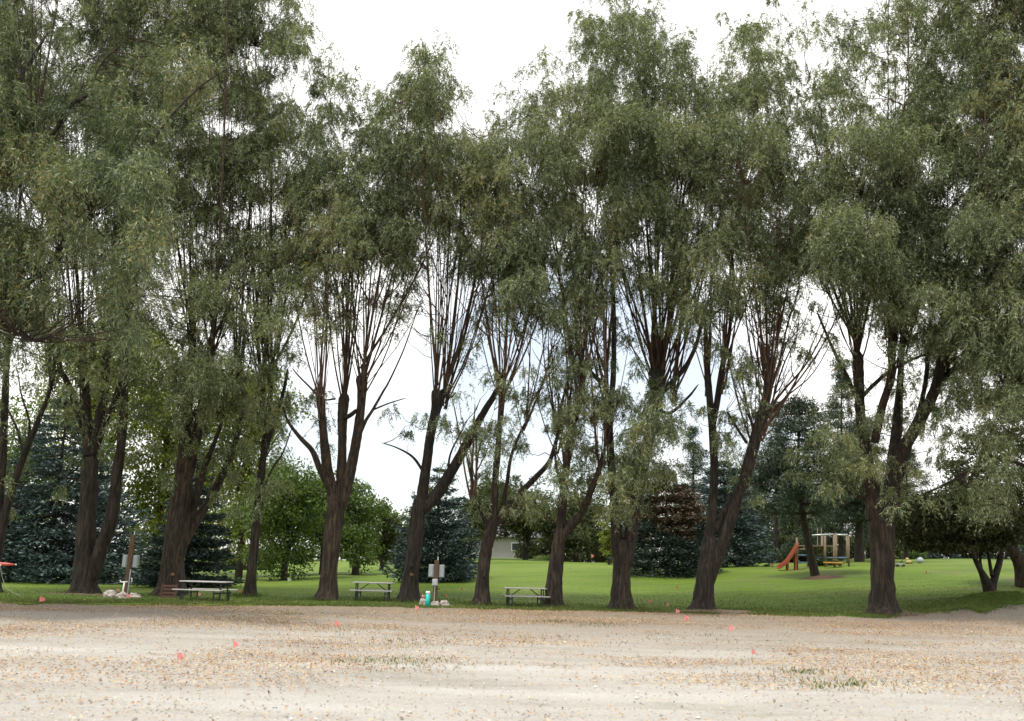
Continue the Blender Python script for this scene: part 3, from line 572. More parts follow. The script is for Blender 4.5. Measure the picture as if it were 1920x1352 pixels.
def strand_foliage(C, rad, S, LPS, Ll, Lw, droop=1.0):
    """C (n,3) clump centres -> drooping leafy strands as rhombus leaves"""
    n = len(C); m = n * S
    c = np.repeat(C, S, 0); rr = np.repeat(rad, S)
    a = rng.random(m) * 2 * np.pi; u = rng.random(m) ** .6
    start = c + np.stack([np.cos(a) * u * .45, np.sin(a) * u * .45, rng.uniform(-.35, .45, m)], 1) * rr[:, None]
    a2 = a + rng.normal(0, .7, m); out = np.stack([np.cos(a2), np.sin(a2), np.zeros(m)], 1)
    ln = rr * rng.uniform(.5, 1.1, m); up = rng.uniform(-.2, 1.15, m)
    t = (np.arange(LPS)[None] + rng.random((m, LPS))) / LPS
    o1 = (t * .6) * ln[:, None]; zz = (up[:, None] * t * .6 - droop * 1.15 * t ** 1.9) * ln[:, None]
    P = start[:, None] + out[:, None] * o1[..., None]; P[..., 2] += zz
    tan = np.repeat(out[:, None], LPS, 1) * .6; tan[..., 2] += up[:, None] * .6 - droop * 2.2 * t ** .9
    tan = unit(tan); jit = unit(rng.normal(0, 1, (m, LPS, 3)))
    D = unit(tan * 1.0 + jit * 1.1); D[..., 2] -= .15; W = unit(np.cross(D, unit(rng.normal(0, 1, (m, LPS, 3)))))
    P = P.reshape(-1, 3); q = len(P)
    return leafquads(P.astype(np.float32), D.reshape(-1, 3).astype(np.float32), W.reshape(-1, 3).astype(np.float32), (rng.uniform(.7, 1.25, q) * Ll).astype(np.float32), (rng.uniform(.75, 1.2, q) * Lw).astype(np.float32))

# sample clumps over the whole row
S_, LPS_ = 15, 21
def sample_clumps(n_target):
    px = rng.uniform(-400, 2400, n_target * 5); py = rng.uniform(-450, 1010, n_target * 5)
    o = opac(px, py); o = np.clip(o + .16 * np.exp(-((py - 560) / 70) ** 2) * (o > .12) * np.clip(rng.random(len(px)) * 2, 0, 1), 0, .95)
    o = np.where(o > .02, o, 0)
    tau = -np.log(1 - np.minimum(o, .95)) / np.interp(py, [0, 500, 680, 800], [2.5, 2.6, 3.9, 5.2])
    # medium scale clumping so masses and holes form
    nn = .6 * vnoise(px, py, 58, 31) + .4 * vnoise(px, py, 22, 32)
    tau = tau * np.clip((nn - .5) * 3.4 + 1.0, .08, 1.8)
    k = rng.random(len(px)) < tau
    return px[k][:n_target], py[k][:n_target]
px, py = sample_clumps(13500)
print('clumps', len(px))
cxs = np.array([[T['cx'][0], T['cx'][1]] for T in WIL], float)
f = np.clip((py + 100) / 900, 0, 1)[:, None]; cx = cxs[None, :, 0] * (1 - f) + cxs[None, :, 1] * f
sig = np.array([110 if i < 10 else 130 for i in range(len(WIL))], float); sig[10] = 150; sig[-1] = 190; sig[-2] = 160
score = -((px[:, None] - cx) / sig[None]) ** 2 + rng.gumbel(0, .35, (len(px), len(WIL)))
score[:, -1] -= np.where((py > 760), 9, 0)           # the near crown does not hang lower
own = score.argmax(1)
EXTRA = {len(WIL) - 1: [(60, 300, 60, 40, 26, 26), (170, 320, 60, 35, 26, 25.5), (265, 335, 40, 40, 22, 25), (110, 420, 70, 50, 14, 26), (280, 430, 30, 60, 16, 25), (60, 540, 50, 60, 12, 27), (230, 540, 40, 60, 12, 27), (258, 640, 25, 40, 6, 26.5),
                         (30, 200, 40, 60, 24, 27), (60, 80, 60, 60, 18, 28), (160, 190, 70, 60, 22, 28), (250, 240, 60, 60, 22, 28), (330, 130, 90, 60, 24, 29)],
         10: [(1600, 430, 65, 40, 46, 34.5), (1640, 500, 70, 40, 30, 35), (1560, 480, 40, 50, 20, 35), (1850, 420, 60, 50, 34, 34), (1760, 300, 90, 60, 30, 35.5), (1640, 250, 60, 45, 26, 35), (1880, 640, 60, 60, 18, 35), (1780, 560, 80, 50, 30, 35), (1620, 890, 50, 40, 5, 36.5), (1540, 840, 40, 40, 7, 37)],
         8: [(1230, 810, 40, 45, 24, 37), (1190, 900, 50, 40, 8, 37.5), (1150, 230, 60, 40, 26, 36), (1250, 240, 60, 40, 22, 36)],
         9: [(1390, 260, 70, 40, 26, 36), (1330, 500, 40, 60, 16, 37)], 7: [(1010, 300, 60, 50, 26, 37), (1090, 790, 30, 60, 16, 38)], 6: [(985, 540, 50, 40, 20, 37)], 5: [(780, 160, 30, 40, 14, 38), (760, 300, 60, 50, 16, 38)], 4: [(640, 440, 50, 60, 22, 37.5)], 3: [(520, 560, 50, 60, 18, 38.5)], 2: [(400, 700, 70, 50, 18, 38.5), (400, 560, 60, 50, 16, 38.5)], 1: [(160, 640, 60, 40, 8, 39)]}
for i, T in enumerate(WIL):
    tp, nodes, g0, sh = trunk_part(T)
    if i in (0, 1, 2, 3, 10, 11, 12): T['H'] += [(h[0], h[1], 7, h[3] * .6, h[4] * .6, min(1050, h[5] * 2.3)) for h in T['H'][:3]]
    SP, SR = shoots_part(T, nodes)
    root = thing('willow_tree', T['lab'], 'tree', g0, G_W)
    V, Fc = merge(tp); obj('trunk', mesh_np('trunk', V, Fc, True), M['bark'], root)
    k = own == i; n = int(k.sum()); qx, qy = px[k], py[k]
    half = 3.6 if i != 10 else 4.4
    dx = np.abs(qx - cx[k, i]) / 46.0; lim = np.sqrt(np.clip(half ** 2 - np.minimum(dx, half * .9) ** 2, .8, None))
    Yc = T['Y'] + rng.uniform(-1, 1, n) * lim
    for (ex_, ey_, rx_, ry_, m_, Ye) in EXTRA.get(i, []):
        th = rng.random(m_) * 6.283; uu_ = rng.random(m_) ** .5
        qx = np.append(qx, ex_ + rx_ * uu_ * np.cos(th)); qy = np.append(qy, ey_ + ry_ * uu_ * np.sin(th)); Yc = np.append(Yc, Ye + rng.uniform(-1, 1, m_) * 1.2)
    n = len(qx)
    Cc = at(qx, qy, Yc)
    rad = rng.uniform(.42, .95, n) * (1.0 if i != len(WIL) - 1 else .85)
    low = qy > 700; rad = np.where(low, rad * .85, rad)
    near = i == len(WIL) - 1
    if near: V, Fc = strand_foliage(Cc, rad, 13, 20, .16, .026, 1.25)
    else: V, Fc = strand_foliage(Cc, rad, S_, LPS_, .145, .030, .85)
    obj('crown', mesh_np('crown', V, Fc), M['willow_near'] if near else M['willow'], root)
    # twigs joining every clump to the closest limb or shoot below it
    SPf = SP[:, 2:].reshape(-1, 3); base = np.concatenate([SPf] + [P[len(P) // 3:] for P, r in sh])
    pts = []; rds = []
    for a in range(0, n, 400):
        cc = Cc[a:a + 400]; dd = cc[:, None] - base[None]; dist = np.linalg.norm(dd, axis=2) + np.where(dd[..., 2] < .4, 4, 0) + np.abs(dd[..., 2] - 1.6) * .3
        j = dist.argmin(1); b = base[j]; e = cc - b; t = np.linspace(0, 1, 6)[None, :, None]
        wob = rng.normal(0, .06, (len(cc), 6, 3)) * np.linalg.norm(e, axis=1)[:, None, None]; wob[:, 0] = 0
        P = b[:, None] + e[:, None] * np.concatenate([t, t, t ** 1.4], 2) + wob * .5
        pts.append(P); ll = np.linalg.norm(e, axis=1); ok_ = ll < 3.2; pts[-1] = P[ok_]; ll = ll[ok_]; rds.append(np.clip(.008 + .006 * ll, .010, .035)[:, None] * np.linspace(1, .25, 6)[None])
    V1, F1 = tube_np(SP, SR, 6); V2, F2 = tube_np(np.concatenate(pts), np.concatenate(rds), 3)
    # bare suckers and dead twigs low down
    V, Fc = merge([(V1, F1), (V2, F2)]); obj('branches', mesh_np('branches', V, Fc, True), M['shoot'], root)

# ------------------------------------------------------------------ background trees
def clump_leaves(C, rad, n_per, Ll, Lw, flat=.6):
    n = len(C); m = n * n_per; c = np.repeat(C, n_per, 0); rr = np.repeat(rad, n_per)
    d = unit(rng.normal(0, 1, (m, 3))); u = rng.random(m) ** .4
    P = c + d * (rr * u)[:, None] * np.array([1, 1, flat]); D = unit(rng.normal(0, 1, (m, 3)) + np.array([0, 0, -.5])); W = unit(np.cross(D, rng.normal(0, 1, (m, 3))))
    return leafquads(P, D, W, rng.uniform(.7, 1.3, m) * Ll, rng.uniform(.7, 1.3, m) * Lw)
def geom(px, Y, base_py, top_py, wpx):
    g = gat(px, Y) if base_py is None else Vector(at(px, base_py, Y))
    if base_py is not None: g.z = float(gz(g.x, g.y))
    top = float(at(px, top_py, Y)[2]); return g, top - g.z, wpx / F * Y / 2 * 1.02
def broadleaf(px, Y, top, wpx, mat, lab, bot=.12, nc=150, npc=110, leaf=(.22, .12), tw=.22, cat='tree', name='broadleaf_tree', lean=0, shape=1.0, grp=None):
    g, H, Rr = geom(px, Y, None, top, wpx); root = thing(name, lab, cat, g, grp)
    # lumpy crown: main lobes, then clumps spread through and over them
    zc = H * (bot + 1) / 2; hh = H * (1 - bot) / 2
    nl = 9; la = rng.random(nl) * 6.28; lobes = np.stack([np.cos(la) * Rr * .5 * rng.random(nl), np.sin(la) * Rr * .5 * rng.random(nl), zc + rng.uniform(-.6, .6, nl) * hh], 1); lr = rng.uniform(.42, .68, nl)
    ii = rng.integers(0, nl, nc); d = unit(rng.normal(0, 1, (nc, 3))); u = rng.random(nc) ** .35
    C = lobes[ii] + d * u[:, None] * (lr[ii][:, None] * np.array([Rr, Rr, hh]))
    C[:, 2] = np.clip(C[:, 2], H * bot * .8, H * .985)
    tz = np.clip((C[:, 2] - zc) / hh, -1, 1); wlim = Rr * np.sqrt(np.clip(1 - np.abs(tz) ** 2.4 * shape, .04, 1)); rad = np.hypot(C[:, 0], C[:, 1]); k = np.minimum(1, wlim / (rad + 1e-6)); C[:, 0] *= k; C[:, 1] *= k
    C += np.array(g)
    V, Fc = clump_leaves(C, rng.uniform(.09, .2, nc) * (Rr + hh) * .9, npc, *leaf)
    obj('crown', mesh_np('crown', V, Fc), M[mat], root)
    P = smoothpath([(g.x, g.y, g.z - .2), (g.x + lean * .3, g.y, g.z + H * .25), (g.x + lean * .7, g.y, g.z + H * .6), (g.x + lean, g.y, g.z + H * .9)], 10)
    parts = [tube_np(P[None], (np.linspace(1, .12, 10) * tw)[None], 9)]
    B = []; 
    for k in range(0, nc, max(1, nc // 26)):
        s_ = P[random.randint(2, 7)]; e = C[k]; mid = (s_ + e) / 2 + np.array([0, 0, .1 * H * random.random()]); B.append(smoothpath([s_, mid, e], 6))
    parts.append(tube_np(np.array(B), np.repeat((np.linspace(1, .2, 6) * tw * .3)[None], len(B), 0), 4))
    V, Fc = merge(parts); obj('trunk', mesh_np('trunk', V, Fc, True), M['darkbark'], root); return root
def conifer(px, Y, top, wpx, mat, lab, nb=330, q=115, leaf=(.26, .075), bottom=.01, grp=None, name='spruce_tree', dead=None, power=.8, base_px=None, trunkr=.2, sparse=0.0, up=.25):
    g, H, Rr = geom(px, Y, None, top, wpx); root = thing(name, lab, 'tree', g, grp)
    t = bottom + (1 - bottom) * (1 - np.sqrt(rng.random(nb))) if power > .5 else bottom + (1 - bottom) * rng.random(nb)
    t = np.concatenate([t, np.linspace(.93, .995, 12)]); nb = len(t)
    tiers = max(9, int(H / .62)); t = (np.round(t * tiers) + rng.normal(0, .16, nb)) / tiers; t = np.clip(t, bottom, .995)
    a = rng.random(nb) * 6.283; ln = Rr * (1 - t) ** power * rng.uniform(.72, 1.12, nb) + .15
    keep = rng.random(nb) > sparse; t, a, ln = t[keep], a[keep], ln[keep]; nb = len(t)
    u = np.linspace(0, 1, 7)[None]; rr = ln[:, None] * u; z = t[:, None] * H + ln[:, None] * (-.30 * u + up * u ** 2.2 * 1.0)
    path = np.stack([g.x + np.cos(a)[:, None] * rr, g.y + np.sin(a)[:, None] * rr, g.z + z], 2)
    qn = np.maximum(12, (q * (ln / Rr + .12)).astype(int)); idx = np.repeat(np.arange(nb), qn); m = len(idx)
    uu = .12 + .88 * rng.random(m) ** .65; k = uu * 6; i0 = np.minimum(k.astype(int), 5); fr = (k - i0)[:, None]
    P = path[idx, i0] * (1 - fr) + path[idx, i0 + 1] * fr
    rad = np.stack([np.cos(a[idx]), np.sin(a[idx]), np.zeros(m)], 1); lat = np.stack([-np.sin(a[idx]), np.cos(a[idx]), np.zeros(m)], 1)
    lw = rng.normal(0, 1, m) * (.22 * ln[idx] * (1.05 - uu * .75) + .06); P = P + lat * lw[:, None]; P[:, 2] += rng.normal(0, .045, m) - np.abs(lw) * .32
    D = unit(rad * 1.0 + lat * np.sign(lw)[:, None] * .8 + rng.normal(0, .45, (m, 3)) + np.array([0, 0, .15])); W = unit(np.cross(D, rng.normal(0, 1, (m, 3))))
    ok = P[:, 2] > gz(P[:, 0], P[:, 1]) + .03
    P, D, W = P[ok], D[ok], W[ok]; m = len(P)
    if dead is not None:
        # patches of browned needles, as a second part
        cx_, cz_, rx_, rz_ = dead; c0 = np.array(at(cx_, cz_, Y)); s0 = Y / F
        dd = ((P[:, 0] - c0[0]) / (rx_ * s0)) ** 2 + ((P[:, 2] - c0[2]) / (rz_ * s0)) ** 2 + (vnoise(P[:, 0], P[:, 2], .7, 77) - .5) * 4.5
        dm = (dd < 1) & (P[:, 1] < g.y + .5); V, Fc = leafquads(P[dm], D[dm], W[dm], rng.uniform(.7, 1.3, dm.sum()) * leaf[0], rng.uniform(.7, 1.3, dm.sum()) * leaf[1])
        obj('dead_needles', mesh_np('dead_needles', V, Fc), M['brown_needle'], root)['label'] = 'browned dead needle patches'
        P, D, W = P[~dm], D[~dm], W[~dm]; m = len(P)
    V, Fc = leafquads(P, D, W, rng.uniform(.7, 1.3, m) * leaf[0], rng.uniform(.7, 1.3, m) * leaf[1])
    obj('crown', mesh_np('crown', V, Fc), M[mat], root)
    T_ = np.array([[g.x, g.y, g.z - .2], [g.x, g.y, g.z + H * .5], [g.x, g.y, g.z + H * .97]])
    parts = [tube_np(T_[None], (np.array([1, .6, .08]) * trunkr)[None], 8), tube_np(path, np.repeat((np.linspace(1, .25, 7) * .035)[None], nb, 0), 4)]
    V, Fc = merge(parts); obj('trunk', mesh_np('trunk', V, Fc, True), M['darkbark'], root); return root
def pine(px, Y, top, wpx, lab, bottom=.15, nb=90, base_px=None, lean=0, trunkr=.22, mat='pine', density=1.0, grp='pines behind the right half of the willow row'):
    bx = base_px if base_px is not None else px
    g = gat(bx, Y); tp = Vector(at(px, top, Y)); H = tp.z - g.z; Rr = wpx / F * Y / 2; root = thing('pine_tree', lab, 'tree', g, grp)
    mid = (g + tp) / 2 + Vector((lean, 0, 0)); AX = smoothpath([tuple(g - Vector((0, 0, .2))), tuple(mid), tuple(tp)], 20)
    parts = [tube_np(AX[None], (np.linspace(1, .12, 20) * trunkr)[None], 10)]; B = []; C = []; CR = []
    for k in range(nb):
        t = bottom + (1 - bottom) * (k + random.random()) / nb; b = AX[min(19, int(t * 19.99))]; a = random.random() * 6.283
        prof = (1 - ((t - bottom) / (1 - bottom)) ** 1.5) * .85 + .15; l = Rr * prof * random.uniform(.55, 1.1); e = b + np.array([math.cos(a) * l, math.sin(a) * l, l * random.uniform(.0, .3)])
        B.append(smoothpath([b, (b + e) / 2 + np.array([0, 0, -.08 * l]), e], 6))
        for j in range(max(2, int(l * 2.2 * density))):
            u = random.uniform(.35, 1.03); C.append(b + (e - b) * u + np.array([random.gauss(0, .18 * l), random.gauss(0, .18 * l), random.uniform(-.1, .35)])); CR.append(random.uniform(.3, .62))
    C = np.array(C); CR = np.array(CR)
    V, Fc = clump_leaves(C, CR * 1.15, 100, .24, .05, .75); obj('crown', mesh_np('crown', V, Fc), M[mat], root)
    parts.append(tube_np(np.array(B), np.repeat((np.linspace(1, .25, 6) * trunkr * .22)[None], nb, 0), 4))
    V, Fc = merge(parts); obj('trunk', mesh_np('trunk', V, Fc, True), M['darkbark'], root)

GB = 'broadleaf trees behind the willow row'; GS = 'blue spruces on the lawn behind the willows'
conifer(95, 58, 735, 420, 'spruce', 'wide blue spruce filling the left edge, with drooping tiers behind the leaning stems', 520, 130, (.30, .085), grp=GS)
conifer(355, 53, 850, 180, 'spruce_dark', 'dark conical spruce directly behind the left picnic table', 330, 90, (.24, .07), grp=GS)
conifer(818, 60, 880, 170, 'spruce', 'rounded blue spruce behind the utility post with the teal tube', 330, 85, (.24, .075), grp=GS, power=.6, up=.5)
conifer(1250, 62, 893, 200, 'spruce_dark', 'spruce with a large patch of browned needles, left of the leaning willow', 380, 90, (.24, .075), grp=GS, power=.42, dead=(1262, 955, 62, 40), up=.4)
conifer(1360, 68, 868, 160, 'spruce', 'bushy blue spruce seen between and right of the crossing willow stems', 330, 80, (.26, .08), grp=GS, power=.5, up=.45)
broadleaf(150, 80, 600, 330, 'yellowgreen', 'tall yellow-green tree showing above the wide blue spruce', .3, 190, 110, (.28, .17), .3, grp=GB)
broadleaf(20, 86, 740, 240, 'green', 'green tree low behind the left edge of the wide spruce', .1, 110, 100, (.28, .17), .3, grp=GB)
broadleaf(290, 82, 700, 210, 'yellowgreen', 'yellow-green tree between the wide spruce and the crate willow', .08, 150, 110, (.28, .17), .3, grp=GB)
broadleaf(450, 76, 660, 260, 'yellowgreen', 'broad yellow-green tree behind the slimmest willow', .1, 200, 110, (.26, .16), .3, grp=GB)
broadleaf(535, 68, 862, 230, 'green', 'low dense green tree left of the three-limbed willow', .0, 170, 120, (.22, .13), .25, grp=GB)
broadleaf(605, 80, 882, 170, 'green', 'green tree directly behind the three-limbed willow trunk', .02, 90, 110, (.24, .14), .25, grp=GB)
broadleaf(668, 76, 903, 165, 'green', 'feathery green tree with a bare foot behind the middle picnic table', .07, 120, 120, (.22, .13), .32, grp=GB)
broadleaf(716, 88, 948, 80, 'olive', 'small olive-brown tree right of the feathery green one', .08, 60, 90, (.24, .14), .2, grp=GB)
for q, (a, b, c, lab) in enumerate([(742, 962, 26, 'slim far poplar nearest the feathery green tree'), (764, 972, 20, 'shortest of the slim far poplars in the sky gap'), (726, 968, 24, 'slim far poplar rising over the olive-brown tree')]):
    broadleaf(a, 135, b, c, 'green', lab, .02, 40, 70, (.35, .2), .2, name='poplar_tree', grp='far poplars in the gap', shape=.7)
broadleaf(905, 92, 905, 130, 'olive', 'dark olive tree behind the slender willow', .2, 110, 110, (.26, .14), .3, grp=GB, lean=1.5)
broadleaf(985, 94, 890, 150, 'olive', 'dark olive tree above the right picnic table', .12, 130, 110, (.26, .14), .3, grp=GB)
broadleaf(1080, 96, 895, 170, 'olive', 'dark tree behind the gap between the right table and the double trunk', .0, 150, 110, (.26, .14), .3, grp=GB)
broadleaf(1142, 78, 972, 44, 'yellowgreen', 'small bright green sapling left of the double trunk', .0, 36, 90, (.16, .09), .1, grp=GB)
broadleaf(1190, 96, 840, 130, 'olive', 'dark tree directly behind the double-trunked willow', .0, 120, 110, (.26, .14), .3, grp=GB)
pine(1300, 84, 812, 110, 'pale-tipped pine top rising behind the browned spruce', .1, 60)
pine(1455, 82, 765, 110, 'thin open pine left of the playground against the sky', .08, 60, density=.8)
pine(1410, 90, 850, 120, 'dense pine low behind the leaning willow', .0, 70)
pine(1500, 57, 760, 215, 'pine with a leaning trunk standing in the mulch before the playground', .36, 75, base_px=1530, lean=-.5, trunkr=.27)
pine(1578, 76, 690, 120, 'tallest dark pine, left of the burr-trunked willow', .12, 90, density=1.2)
pine(1612, 70, 800, 190, 'pine with a straight trunk just right of the playground posts', .3, 85, trunkr=.38)
pine(1700, 84, 850, 130, 'pine seen through the burr-trunked willow limbs', .2, 70)
pine(1640, 98, 900, 110, 'small distant pine with a bare trunk beside the pale path', .3, 50, trunkr=.3)
broadleaf(1505, 96, 905, 170, 'olive', 'dark olive tree behind the playground hedge', .0, 150, 110, (.26, .14), .3, grp=GB)
broadleaf(1390, 98, 880, 150, 'olive', 'dark olive tree behind the crossing willow stems', .0, 130, 110, (.26, .14), .3, grp=GB)
broadleaf(1690, 100, 910, 190, 'olive', 'dark olive tree over the far hedge, right of the burr-trunked willow', .0, 160, 110, (.26, .14), .3, grp=GB)
# low dark multi-stemmed maple on the bank and its neighbour
def maple(bpx, bY, stems, crown, lab, nm='maple_tree'):
    p = gat(bpx, bY); root = thing(nm, lab, 'tree', p, 'dark maples on the bank at the right'); parts = []
    for st in stems:
        C = np.array(st, float); Q = smoothpath(C, 12); dY = np.linspace(0, random.uniform(-1, 1), 12); P = at(Q[:, 0], Q[:, 1], bY + dY)
        if st[0][0] == bpx: P[:, 2] -= (P[0, 2] - p.z + .1) * np.clip(1 - np.arange(12) / 5, 0, 1)
        parts.append(tube_np(P[None], (Q[:, 2] / 2 * bY / F)[None], 9))
    cpx, cpy, wx, wy, n = crown
    a = rng.random(n) * 6.283; u = rng.random(n) ** .5; qx = cpx + wx * u * np.cos(a) + rng.normal(0, 6, n); qy = cpy + wy * u * np.sin(a) * np.where(np.sin(a) > 0, .8, 1); qy += rng.normal(0, 4, n)
    C = at(qx, qy, bY + rng.uniform(-1, 1, n) * np.sqrt(np.clip(1 - u ** 2, .05, 1)) * wx * .8 / F * bY)
    V, Fc = clump_leaves(C, rng.uniform(.5, 1.0, n), 95, .13, .085, .25); obj('crown', mesh_np('crown', V, Fc), M['maple'], root)
    e = parts[0][0][-1]; B = []
    src = [pp[0].reshape(12, -1, 3)[-3].mean(0) for pp in parts]
    for k in range(0, n, 5):
        s_ = src[random.randrange(len(src))]; B.append(smoothpath([s_, (s_ + C[k]) / 2 + np.array([0, 0, .4]), C[k]], 6))
    parts.append(tube_np(np.array(B), np.repeat((np.linspace(1, .2, 6) * .045)[None], len(B), 0), 4))
    V, Fc = merge(parts); obj('trunk', mesh_np('trunk', V, Fc, True), M['bark'], root)
maple(1857, 43.5, [[(1857, 1118, 22), (1852, 1095, 20), (1840, 1072, 11), (1830, 1052, 9), (1822, 1030, 8)], [(1857, 1112, 16), (1862, 1085, 14), (1872, 1062, 12), (1878, 1030, 10), (1880, 1000, 8)], [(1860, 1080, 7), (1855, 1050, 6), (1850, 1015, 5)], [(1842, 1075, 6), (1838, 1050, 5), (1842, 1020, 4)]],
      (1800, 985, 125, 62, 300), 'low dark maple with several slim stems on the sandy mound')
maple(1925, 50, [[(1925, 1088, 44), (1915, 1060, 26), (1900, 1035, 20), (1885, 1005, 15)], [(1925, 1085, 34), (1935, 1040, 26), (1945, 980, 20)]], (1930, 900, 150, 125, 420), 'large dark tree cut by the right edge, behind the slim-stemmed maple')
# clipped dark hedge and far wood closing the view
def bush(px, Y, top, wpx, mat, lab, name='bush', n=60, npc=100, leaf=(.16, .08)):
    g, H, Rr = geom(px, Y, None, top, wpx); root = thing(name, lab, 'bush', g)
    C = np.stack([g.x + rng.uniform(-1, 1, n) * Rr, g.y + rng.uniform(-1, 1, n) * min(Rr, 1.5), g.z + .1 + rng.random(n) * (H - .3)], 1)
    V, Fc = clump_leaves(C, np.full(n, .45), npc, *leaf); obj('foliage', mesh_np('foliage', V, Fc), M[mat], root)
    B = [smoothpath([(g.x + (c[0] - g.x) * .3, g.y, g.z), (g.x + (c[0] - g.x) * .6, c[1], (g.z + c[2]) / 2), tuple(c)], 5) for c in C[:14]]
    V, Fc = tube_np(np.array(B), np.repeat((np.linspace(1, .3, 5) * .03)[None], len(B), 0), 4); obj('stems', mesh_np('stems', V, Fc, True), M['darkbark'], root)
bush(1715, 88, 1030, 34, 'green', 'small light green shrub at the foot of the far hedge', n=26)
bush(1790, 96, 985, 260, 'spruce_dark', 'long dark hedge across the far side of the bank', 'hedge', 330, 90, (.22, .1))
bush(1440, 94, 1000, 110, 'maple', 'dark hedge left of the orange slide', 'hedge', 160, 90, (.22, .1))
bush(1100, 103, 1000, 160, 'maple', 'dark hedge closing the lawn behind the leaning pink marker', 'hedge', 220, 90, (.22, .1))
bush(1005, 104, 1022, 70, 'olive', 'low hedge right of the pale house', 'hedge', 60, 90, (.22, .1))
bush(1025, 101, 1040, 40, 'green', 'small round bush by the low hedge', n=24)
bush(455, 100, 1040, 120, 'olive', 'low hedge far back between the dark spruce and the slimmest willow', 'hedge', 120, 90, (.22, .1))
bush(1560, 93, 1002, 260, 'olive', 'dark green hedge behind the playground', 'hedge', 330, 90, (.22, .1))
bush(1545, 66, 1052, 40, 'green', 'green shrub growing under the playground deck', n=26)
n = 900; ax = rng.uniform(-.72, .75, n); Yf = rng.uniform(145, 185, n); C = np.stack([ax * Yf, Yf, gz(ax * Yf, Yf) + rng.random(n) ** 1.2 * (7.2 + 2.5 * vnoise(ax * Yf, 0 * Yf, 9, 55))], 1)
V, Fc = clump_leaves(C, rng.uniform(1.2, 2.4, n), 60, .6, .35, .8)
tag(obj('far_wood', mesh_np('far_wood', V, Fc), M['olive']), 'far belt of dark woodland closing the view behind the lawn', 'woodland', kind='stuff')

# ------------------------------------------------------------------ objects
M['plank'] = simple('weathered_plank', (.42, .40, .39), .6, .12, 5, stretch=(.3, 3, 1), bump=.2)
M['frame'] = simple('dark_steel', (.03, .03, .034), .5, .2, 9, metal=.3)
M['postwood'] = simple('post_wood', (.115, .07, .042), .9, .3, 10, bump=.4, stretch=(1, 1, .15))
M['boxgrey'] = simple('grey_enclosure', (.34, .38, .40), .5, .08, 6)
M['galv'] = simple('galvanised', (.48, .5, .52), .4, .1, 12, metal=.5)
M['white'] = simple('white_plastic', (.75, .75, .74), .5, .05, 5)
M['teal'] = simple('teal_plastic', (.01, .50, .44), .45, .06, 4)
M['pink'] = simple('pink_flag_film', (.95, .30, .29), .5, .08, 9)
M['orangefilm'] = simple('orange_flag_film', (.85, .25, .08), .5, .08, 9)
M['wire'] = simple('flag_wire', (.35, .33, .32), .5, .1, 9, metal=.6)
M['rock'] = simple('pale_rock', (.42, .37, .34), .95, .4, 6, bump=1, bscale=14)
M['crate'] = simple('crate_wood', (.105, .05, .035), .85, .3, 8, stretch=(1, 1, 3))
M['slide'] = simple('orange_slide', (.34, .085, .035), .5, .08, 3)
M['timber'] = simple('play_timber', (.2, .155, .11), .85, .25, 8, bump=.4, stretch=(1, 1, .2))
M['bluebar'] = simple('blue_painted_bar', (.12, .22, .34), .5, .1, 4)
M['yellowwood'] = simple('yellow_painted_wood', (.5, .27, .06), .6, .12, 4)
M['red'] = simple('red_paint', (.50, .09, .07), .45, .08, 4)
M['cord'] = simple('pale_cord', (.35, .33, .27), .8, .1, 9)
M['darkhole'] = simple('rotted_wood', (.035, .022, .016), .95, .3, 20, bump=.6)
M['rawwood'] = simple('raw_scar_wood', (.32, .19, .10), .9, .3, 12, bump=.4)
M['house'] = simple('pale_render', (.30, .29, .28), .8, .05, 2)
M['roof'] = simple('grey_roof', (.10, .10, .11), .8, .15, 4)
M['glass'] = simple('window_glass', (.05, .06, .07), .1, .1, 2)
M['yellowplastic'] = simple('yellow_plastic', (.45, .36, .14), .4, .05, 3)
M['path'] = simple('pale_path', (.55, .53, .48), .9, .08, 3)

WORLDPARENT[0] = False        # from here parts are in their thing's own coordinates
def picnic_table(g, rz, lab, Lt=1.82, sc_=1.0):
    r = thing('picnic_table', lab, 'picnic table', g, 'picnic tables on the lawn edge'); r.rotation_euler = (0, 0, rz); r.scale = (sc_,) * 3
    t = MB(); t.box((0, 0, .735), (Lt, .74, .045), bev=.015); t.build('tabletop', M['plank'], r)
    for s_ in (-1, 1):
        b = MB(); b.box((0, s_ * .66, .44), (Lt + .06, .27, .04), bev=.014); b.build('seat', M['plank'], r)
    for s_ in (-1, 1):
        x = s_ * Lt * .40
        for yy in (-1, 1):
            l = MB(); l.bar((x, yy * .27, .71), (x, yy * .34, .0), .045, .045); l.build('leg', M['frame'], r)
            l = MB(); l.bar((x - s_ * .09, yy * .66, .42), (x - s_ * .09, yy * .66, .0), .04, .04); l.build('seat_leg', M['frame'], r)
        c = MB(); c.bar((x - s_ * .045, -.70, .33), (x - s_ * .045, .70, .33), .04, .05); c.bar((x, -.34, .69), (x, .34, .69), .035, .035); c.build('cross_bar', M['frame'], r)
        c = MB(); c.bar((x, .0, .36), (x - s_ * .48, .0, .70), .035, .035); c.build('brace', M['frame'], r)
    return r
picnic_table(gat(391, 38.5), R(-10), 'left picnic table, under the dark conical spruce', 1.85)
picnic_table(gat(702, 41.2), R(1), 'middle picnic table, between the three-limbed willow and the wounded one', 1.62)
picnic_table(gat(986, 40.6), R(7), 'right picnic table, one end hidden by a willow trunk', 1.72)

